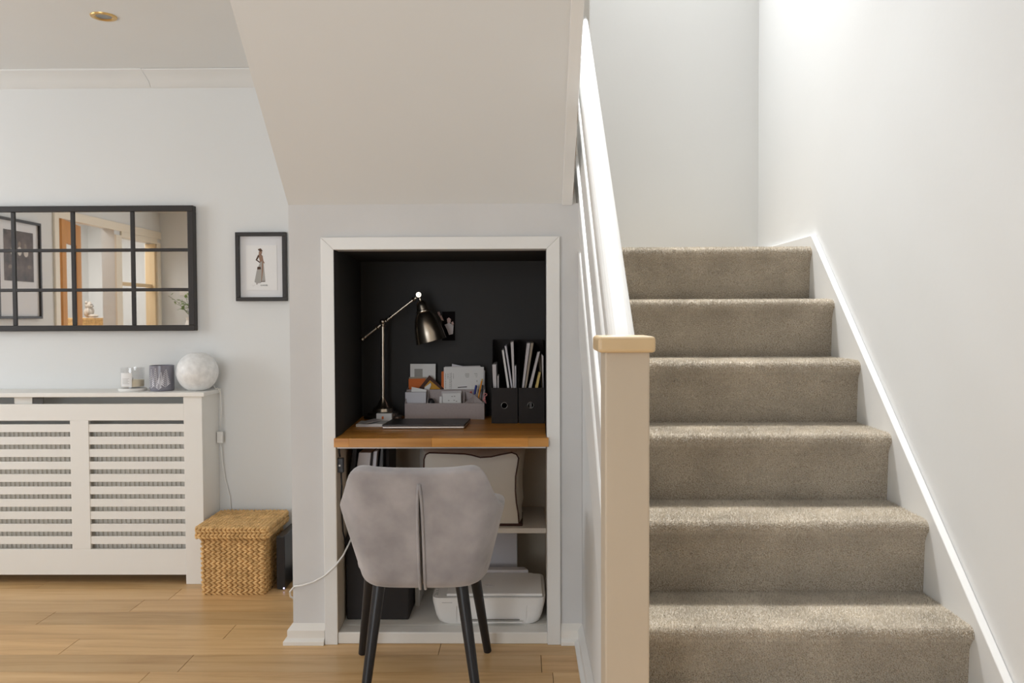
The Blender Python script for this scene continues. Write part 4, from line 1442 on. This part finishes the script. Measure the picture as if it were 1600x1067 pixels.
# button strip
for i, yy in enumerate((500, 518, 534, 548, 560)):
    q = G(*c5(146 - i * 2, yy), zt + 0.001)
    box(q.x - 0.005, q.x + 0.005, q.y - 0.003, q.y + 0.003, zt, zt + 0.002).build('button', 'ink_grey', prn)
# front door: outlined seam, slot and tray
def seam(pts, r=0.0007, m='ink_grey', nm='seam'):
    return MB().tube([W(*c5(*p), PY - 0.0002) for p in pts], r, 4).build(nm, m, prn)
seam([(192, 637), (292, 637)], nm='print_line')
def pz(x, y): return W(*c5(x, y), PY)
cuts = MB()
a, b = pz(642, 670), pz(722, 660)
cuts.box(a.x, b.x, PY - 0.02, PY + 0.012, a.z, b.z + 0.001)
a, b = pz(470, 896), pz(985, 816)
a.z = max(a.z, BASE + 0.010)
cuts.box(a.x, b.x, PY - 0.02, PY + 0.11, a.z, b.z)
g0, g1 = pz(335, 672), pz(1022, 672)
zb_ = BASE + 0.006
for q in (g0.x, g1.x):
    cuts.box(q - 0.0006, q + 0.0006, PY - 0.02, PY + 0.007, zb_, g0.z)
for qa, qb in ((g0.x, pz(636, 672).x), (pz(728, 672).x, g1.x)):
    cuts.box(qa + 0.0008, qb, PY - 0.02, PY + 0.007, g0.z - 0.0013, g0.z - 0.0001)
cut_o = cuts.build('cutter', 'white_plastic', prn)
bo = body_.modifiers.new('cut', 'BOOLEAN')
bo.operation, bo.object, bo.solver = 'DIFFERENCE', cut_o, 'FAST'
bpy.context.view_layer.update()
nm_ = bpy.data.meshes.new_from_object(body_.evaluated_get(bpy.context.evaluated_depsgraph_get()))
body_.modifiers.clear()
body_.data = nm_
bpy.data.objects.remove(cut_o)
box(a.x + 0.0005, b.x - 0.0005, PY - 0.010, PY + 0.06, a.z + 0.0003, a.z + 0.004).build('paper_tray', 'white_plastic', prn, bevel=0.001)
box(a.x + 0.004, b.x - 0.012, PY - 0.004, PY + 0.001, a.z + 0.008, a.z + 0.011).build('tray_rail', 'steel', prn)
# white folder standing behind the printer
a, b = W(700, 892, 3.34), W(808, 838, 3.34)
tag(box(a.x, b.x, 3.34, 3.40, BASE, SZ - 0.021).build('document_wallet', 'paper_cool', bevel=0.002), 'pale lilac document wallet standing behind the printer under the shelf', 'folder')

# ================================================================== chair
XC = -0.306
ch = thing('chair', 'taupe grey velvet tub chair with black legs drawn up to the worktop', 'chair', (XC, 2.60, 0))
# half outline of the shell, centre to arm tip: (dx, y, z_top, dx_bottom, y_bottom)
half = [(0.000, 2.352, 0.722, 0.000, 2.430), (0.055, 2.352, 0.722, 0.05, 2.430), (0.125, 2.354, 0.724, 0.100, 2.432), (0.188, 2.362, 0.735, 0.130, 2.437),
        (0.207, 2.382, 0.702, 0.152, 2.450), (0.222, 2.408, 0.652, 0.168, 2.475), (0.248, 2.445, 0.603, 0.182, 2.51), (0.256, 2.53, 0.592, 0.192, 2.58), (0.254, 2.66, 0.584, 0.195, 2.69), (0.246, 2.76, 0.570, 0.192, 2.77), (0.240, 2.785, 0.545, 0.190, 2.785)]
ZB = 0.342
st_ = [(-a, *r) for a, *r in half[:0:-1]]
st_ = [(-h[0], h[1], h[2], -h[3], h[4]) for h in half[:0:-1]] + half
XSEAM = W(657, 840, 2.39).x
ds_ = XSEAM - XC
mid_st = [(ds_ + q, 2.352, 0.722, ds_ + q, 2.430) for q in (-0.022, -0.011, -0.0042, 0.0042, 0.011, 0.022)]
nh_ = len(half) - 1
st_ = st_[:nh_] + mid_st + half[1:]
gap_i = nh_ + 2                      # the fold stands open between these two stations
levels = [0.0, 0.06, 0.16, 0.38, 0.62, 0.84, 0.96, 1.0]
vs, fs = [], []
for lv in levels:
    for dx, y, zt_, dxb, yb_ in st_:
        # widest near the arm height, tucked in at the foot
        tx = min(1.0, (ZB + (zt_ - ZB) * lv - ZB) / (0.60 - ZB))
        k = tx if tx < 1 else 1
        X = dxb + (dx - dxb) * k
        Yv = yb_ + (y - yb_) * lv
        if lv == 0:
            X *= 0.86
            Yv += 0.03
        if lv == 1.0:
            pass
        vs.append((XC + X, Yv, ZB + (zt_ - ZB) * lv))
ns = len(st_)
for a_ in range(len(levels) - 1):
    for i in range(ns - 1):
        if i == gap_i and a_ < 5:
            continue
        fs.append((a_ * ns + i, a_ * ns + i + 1, (a_ + 1) * ns + i + 1, (a_ + 1) * ns + i))
shell = MB().add(vs, fs)
so = shell.build('shell', 'velvet', ch, smooth=True)
md = so.modifiers.new('solid', 'SOLIDIFY')
md.thickness = 0.042
md.offset = -1.0
md2 = so.modifiers.new('sub', 'SUBSURF')
md2.levels = md2.render_levels = 2
# normals must point outwards so that the padding grows inwards
me = so.data
cpt = Vector((0, 0.0, 0.5))
p_ = min(me.polygons, key=lambda q: (q.center - Vector((0.06, 2.39 - 2.60, 0.55))).length)
if p_.normal.y > 0:
    me.flip_normals()
# seam: two piped edges with a dark gap between them
def shell_y(z): return 2.430 + (2.352 - 2.430) * max(0, (z - ZB)) / (0.722 - ZB)
zs = [0.352 + (0.682 - 0.352) * i / 10 for i in range(11)]
for s_ in (-1, 1):
    MB().tube([(XSEAM + s_ * (0.0080 * (1 - (i / 10) ** 6 * 0.8)), shell_y(z) + (0.012 if i == 0 else 0) - 0.0022, z) for i, z in enumerate(zs)], 0.0042, 8).build('seam_piping', 'velvet', so, smooth=True)
MB().add([(XSEAM + s_ * 0.016, shell_y(z) + 0.037, z) for z in (0.36, 0.69) for s_ in (-1, 1)], [(0, 1, 3, 2)]).build('seam_lining', 'velvet', so, solid=0.003)
# seat cushion
mb = MB().box(XC - 0.20, XC + 0.20, 2.47, 2.83, 0.385, 0.47)
mb.build('seat', 'velvet', ch, bevel=0.03, seg=4, smooth=True)
box(XC - 0.17, XC + 0.17, 2.52, 2.78, 0.360, 0.386).build('seat_frame', 'black_wood', ch)
for top, foot in (((592.5, 912, 2.49), (-0.476, 2.41)), ((721, 912, 2.49), (-0.133, 2.41)), ((577, 912, 2.73), (-0.557, 2.812)), ((743, 905, 2.73), (-0.123, 2.832))):
    t_ = W(*top)
    f_ = Vector((foot[0], foot[1], 0.0))
    d_ = t_ - f_
    t2 = f_ + d_ * ((0.365) / d_.z)
    lg = MB().tube([f_ + d_ * (0.004 / d_.z), t2], [0.0135, 0.0195], 20).build('leg', 'black_wood', ch, smooth='angle')
    MB().lathe([(0, 0), (0.011, 0), (0.011, 0.006), (0, 0.006)], f_, n=12).build('glide', 'magazine_white', lg)

# ================================================================== behind the camera (seen in the mirror)
# large framed print on the left wall
a0_, a1_, z0_, z1_ = 0.995, 1.535, 1.162, 1.908
pt = thing('framed_print', 'large black framed sepia photograph on the wall opposite, seen in the mirror', 'picture', (XL, (a0_ + a1_) / 2, z0_))
for nm, q in (('frame_rail', (a0_, a1_, z1_ - 0.02, z1_)), ('frame_rail', (a0_, a1_, z0_, z0_ + 0.02)), ('frame_stile', (a0_, a0_ + 0.02, z0_ + 0.02, z1_ - 0.02)), ('frame_stile', (a1_ - 0.02, a1_, z0_ + 0.02, z1_ - 0.02))):
    box(XL, XL + 0.03, *q).build(nm, 'black_frame', pt, bevel=0.002)
mo = box(XL, XL + 0.012, a0_ + 0.02, a1_ - 0.02, z0_ + 0.02, z1_ - 0.02).build('mount', 'mount_card', pt)
mat('sepia_print', (52, 42, 38), 0.5, var=0.35, scale=9, rgb2=(96, 82, 74), detail=5)
b0_, b1_, c0_, c1_ = 1.080, 1.445, 1.445, 1.822
pr_ = box(XL + 0.012, XL + 0.0135, b0_, b1_, c0_, c1_).build('photograph', 'sepia_print', mo)
mat('print_pale', (206, 198, 190), 0.6, var=0.12, scale=40)
mat('print_mid', (136, 122, 112), 0.6, var=0.15, scale=30)
for (u, v, w_, h_, m) in ((0.30, 0.70, 0.07, 0.10, 'print_mid'), (0.52, 0.74, 0.07, 0.09, 'print_mid'), (0.72, 0.70, 0.07, 0.10, 'print_mid'),
                         (0.30, 0.58, 0.13, 0.13, 'print_pale'), (0.52, 0.60, 0.11, 0.14, 'print_pale'), (0.74, 0.58, 0.12, 0.13, 'print_pale'), (0.85, 0.3, 0.10, 0.06, 'print_mid'), (0.2, 0.28, 0.10, 0.06, 'print_mid')):
    yc, zc = b1_ - u * (b1_ - b0_), c0_ + v * (c1_ - c0_)
    ww, hh = w_ * 0.5 * (b1_ - b0_) * 1.3, h_ * 0.5 * (c1_ - c0_) * 1.3
    poly = [(yc + ww * math.cos(t * math.pi / 8), zc + hh * math.sin(t * math.pi / 8)) for t in range(16)]
    MB().prism(poly, 0, XL + 0.0135, XL + 0.014).build('figure', m, pr_)

# hall beyond the doorway
HX = -5.25
struct(box(HX, XL - 0.12, -2.5, 1.5, -0.06, 0.0).build('floor_hall', 'floor_oak'))
struct(box(HX, XL - 0.12, -2.5, 1.5, 2.40, 2.5).build('ceiling_hall', 'ceiling_paint'))
struct(box(HX - 0.1, HX, -2.5, 1.5, 0, 2.5).build('wall_hall_far', 'stair_paint'))
struct(box(HX, XL - 0.12, -2.6, -2.5, 0, 2.5).build('wall_hall_end', 'stair_paint'))
struct(box(XL - 0.12, XL, -2.5, YR, 0, 2.5).build('wall_hall_side', 'stair_paint'))
struct(box(HX, XL - 0.12, 1.5, 1.6, 0, 2.5).build('wall_hall_near', 'stair_paint'))
mat('trim_cream', (236, 226, 208), 0.45)
for n_, q in ((9, (0.72, 0.785, 0, 2.06)), (10, (-0.335, -0.225, 0, 1.945)), (11, (-1.175, -1.10, 0, 1.945)), (12, (-1.19, 0.72, 1.985, 2.06))):
    struct(box(XL, XL + 0.018, *q).build('trim_%d' % n_, 'trim_cream', bevel=0.003))
struct(box(XL, XL + 0.018, -1.10, -0.335, 1.93, 1.985).build('trim_13', 'trim_cream', bevel=0.003))
for n_, q in ((14, (-0.335, -0.30)), (15, (-1.10, -1.065))):
    struct(box(XL - 0.1, XL, min(q), max(q), 0, 1.93).build('trim_%d' % n_, 'oak_pale', bevel=0.003))
# glazed side panel next to the doorway
wp = struct(box(XL - 0.07, XL - 0.03, -1.065, -0.335, 1.478, 1.512).build('window_4', 'oak_pale', bevel=0.002))
for za, zb in ((0.04, 1.478), (1.512, 1.93)):
    box(XL - 0.053, XL - 0.047, -1.065, -0.335, za, zb).build('pane', 'window_glass', wp)
# open oak door with a glass panel
e0, e1 = Vector((-3.795, 0.70, 0)), Vector((-3.96, 0.10, 0))
dd = (e1 - e0)
DW = dd.length
ang = math.atan2(dd.y, dd.x)
dr_ = bpy.data.objects.new('door_1', None)
COL.objects.link(dr_)
dr_.location = e0
dr_['_o'] = tuple(e0)
struct(dr_, 'oak door with a tall glass panel standing ajar, seen in the mirror', 'door')
M_ = Matrix.Translation(e0) @ Matrix.Rotation(ang, 4, 'Z')


def dbox(x0, x1, y0, y1, z0, z1):
    mb = MB()
    mb.x = M_
    return mb.box(x0, x1, y0, y1, z0, z1)


dbox(0, 0.13, -0.02, 0.02, 0.005, 1.985).build('stile', 'oak', dr_, bevel=0.002)
dbox(DW - 0.15, DW, -0.02, 0.02, 0.005, 1.985).build('stile', 'oak', dr_, bevel=0.002)
dbox(0.13, DW - 0.15, -0.02, 0.02, 1.80, 1.985).build('top_rail', 'oak', dr_, bevel=0.002)
dbox(0.13, DW - 0.15, -0.02, 0.02, 0.005, 0.25).build('bottom_rail', 'oak', dr_, bevel=0.002)
dbox(0.13, DW - 0.15, -0.004, 0.004, 0.25, 1.80).build('pane', 'window_glass', dr_)
hd = dbox(DW - 0.09, DW - 0.05, 0.02, 0.035, 0.95, 1.10).build('handle_plate', 'steel', dr_, bevel=0.003)
mb = MB(); mb.x = M_
mb.tube([(DW - 0.07, 0.03, 1.04), (DW - 0.07, 0.06, 1.04), (DW - 0.17, 0.062, 1.04)], 0.008, 8).build('handle', 'steel', hd, smooth=True)

# console, basket and teddy in the hall
pa_, pb2 = RX(128, 497, -4.75), RX(168, 497, -4.75)
zc = pa_.z - 0.20
yy0, yy1 = min(pa_.y, pb2.y), max(pa_.y, pb2.y)
cn = thing('hall_cabinet', 'white cabinet in the hall beyond the doorway, seen in the mirror', 'cabinet', (-4.85, (yy0 + yy1) / 2, 0))
box(-5.05, -4.68, yy0 - 0.15, yy1 + 0.25, 0.06, zc).build('body', 'cover_white', cn, bevel=0.003)
box(-5.03, -4.70, yy0 - 0.13, yy1 + 0.23, 0, 0.06).build('plinth', 'cover_white', cn)
for k in range(2):
    w_ = (yy1 - yy0 + 0.4) / 2
    d_ = box(-4.68, -4.665, yy0 - 0.15 + k * w_ + 0.003, yy0 - 0.15 + (k + 1) * w_ - 0.003, 0.08, zc - 0.03).build('door', 'cover_white', cn, bevel=0.002)
    MB().ball((-4.655, yy0 - 0.15 + w_ + (0.04 if k else -0.04), zc * 0.6), 0.012, 0.012, 0.012, None, 10, 6).build('knob', 'steel', d_, smooth=True)
hb = thing('wicker_basket', 'woven straw basket on the hall cabinet, seen in the mirror', 'basket', (-4.86, (yy0 + yy1) / 2, zc))
box(-4.97, -4.755, yy0 + 0.006, yy1 - 0.006, zc, zc + 0.195).build('liner', 'wicker_core', hb)
for k in range(8):
    mb = MB()
    it = [(p + Vector((0, 0, zc + 0.004 + 0.0245 * (k + 0.5))), n, t) for p, n, t in loop(-4.97, -4.752, yy0, yy1, 0.012, 0.022)]
    stitches(mb, it, 0.025, 0.022)
    mb.build('plait', 'wicker', hb, smooth=True)
q = RX(138, 494, -4.83)
zt_ = zc + 0.206
td = thing('teddy_bear', 'small grey soft toy bear sitting on the hall basket, seen in the mirror', 'soft toy', (-4.83, q.y, zt_))
mb = MB()
S = 0.062
for (x, y, z, a, b, c_) in ((0, 0, 0.9, 0.75, 0.8, 0.9), (0.1, 0, 2.15, 0.62, 0.7, 0.62), (0.6, 0, 2.0, 0.3, 0.3, 0.26), (0, -0.6, 2.7, 0.2, 0.25, 0.25), (0, 0.6, 2.7, 0.2, 0.25, 0.25),
                           (0.35, -0.8, 1.15, 0.3, 0.3, 0.6), (0.35, 0.8, 1.15, 0.3, 0.3, 0.6), (0.9, -0.5, 0.3, 0.7, 0.32, 0.3), (0.9, 0.5, 0.3, 0.7, 0.32, 0.3)):
    mb.ball((-4.83 + x * S, q.y + y * S, zt_ + z * S), a * S, b * S, c_ * S, None, 14, 9)
bd = mb.build('body', 'teddy', td, smooth=True)
for s_ in (-1, 1):
    MB().ball((-4.83 + 0.68 * S, q.y + s_ * 0.26 * S, zt_ + 2.32 * S), 0.006, 0.006, 0.006, None, 8, 6).build('eye', 'black_plastic', td, smooth=True)
MB().ball((-4.83 + 0.9 * S, q.y, zt_ + 2.05 * S), 0.006, 0.009, 0.006, None, 8, 6).build('nose', 'black_plastic', td, smooth=True)

# sideboard with a vase of greenery against the rear wall
q = RY(297, 505, -0.92)
SBH = q.z - 0.20
sd = thing('sideboard', 'low white sideboard against the rear wall under the vase', 'sideboard', (q.x + 0.15, -0.95, 0))
box(q.x - 0.22, q.x + 0.8, -1.15, -0.75, 0.12, SBH).build('body', 'cover_white', sd, bevel=0.003)
for k in range(3):
    d_ = box(q.x - 0.21 + k * 0.335, q.x + 0.115 + k * 0.335, -0.75, -0.735, 0.14, SBH - 0.03).build('door', 'cover_white', sd, bevel=0.002)
    MB().ball((q.x - 0.05 + k * 0.335, -0.725, SBH - 0.12), 0.012, 0.012, 0.012, None, 10, 6).build('knob', 'steel', d_, smooth=True)
for xx in (q.x - 0.18, q.x + 0.76):
    for yy in (-1.11, -0.79):
        MB().tube([(xx, yy, 0), (xx, yy, 0.125)], [0.012, 0.018], 10).build('leg', 'oak', sd, smooth='angle')
vz = thing('vase', 'pale ribbed vase holding leafy stems, seen in the mirror', 'vase', (q.x, -0.92, SBH))
MB().lathe([(0, 0), (0.045, 0), (0.06, 0.04), (0.062, 0.10), (0.05, 0.18), (0.035, 0.23), (0.042, 0.26), (0.038, 0.26), (0.031, 0.23), (0.046, 0.18), (0.05, 0.05), (0, 0.04)], (q.x, -0.92, SBH), n=20).build('body', 'ceramic', vz)
gr = thing('greenery', 'sprays of small green leaves standing in the pale vase', 'plant', (q.x, -0.92, SBH + 0.26))
base_ = Vector((q.x, -0.92, SBH + 0.10))
rl = random.Random(3)
for k, tip in enumerate(((263, 462), (275, 474), (284, 468), (290, 462), (296, 456), (300, 470), (306, 464), (314, 470))):
    tp = RY(*tip, -0.92 + rl.uniform(-0.05, 0.05))
    mid_ = Vector((q.x, -0.92, SBH + 0.27))
    ptsk = [base_, mid_, mid_.lerp(tp, 0.5) + Vector((0, 0, 0.03)), tp]
    sm = MB().tube(ptsk, 0.002, 5).build('stem', 'stem', gr)
    for j in range(7):
        t = 0.25 + j * 0.11
        c_ = mid_.lerp(tp, t) + Vector((rl.uniform(-0.02, 0.02), rl.uniform(-0.02, 0.02), rl.uniform(-0.01, 0.03)))
        d = Vector((rl.uniform(-1, 1), rl.uniform(-1, 1), rl.uniform(-0.4, 0.8))).normalized()
        e = d.cross(Vector((rl.uniform(-1, 1), 0.3, 1))).normalized()
        L, wd = rl.uniform(0.04, 0.06), 0.017
        MB().add([c_, c_ + d * L * 0.4 + e * wd, c_ + d * L, c_ + d * L * 0.4 - e * wd, c_ + d * L * 0.45 + e.cross(d) * 0.003], [(0, 1, 4), (1, 2, 4), (2, 3, 4), (3, 0, 4)]).build('leaf', 'leaf', sm)
# light switch on the rear wall
q = RY(289, 455, YR)
ls = thing('light_switch', 'white two gang light switch on the rear wall, seen in the mirror', 'switch', (q.x, YR, q.z))
box(q.x - 0.055, q.x + 0.055, YR, YR + 0.009, q.z - 0.043, q.z + 0.043).build('plate', 'white_plastic', ls, bevel=0.003)
for s_ in (-1, 1):
    box(q.x + s_ * 0.02 - 0.009, q.x + s_ * 0.02 + 0.009, YR + 0.009, YR + 0.014, q.z - 0.014, q.z + 0.014).build('rocker', 'white_plastic', ls, bevel=0.002)

for o in bpy.data.objects:
    if '_o' in o:
        del o['_o']
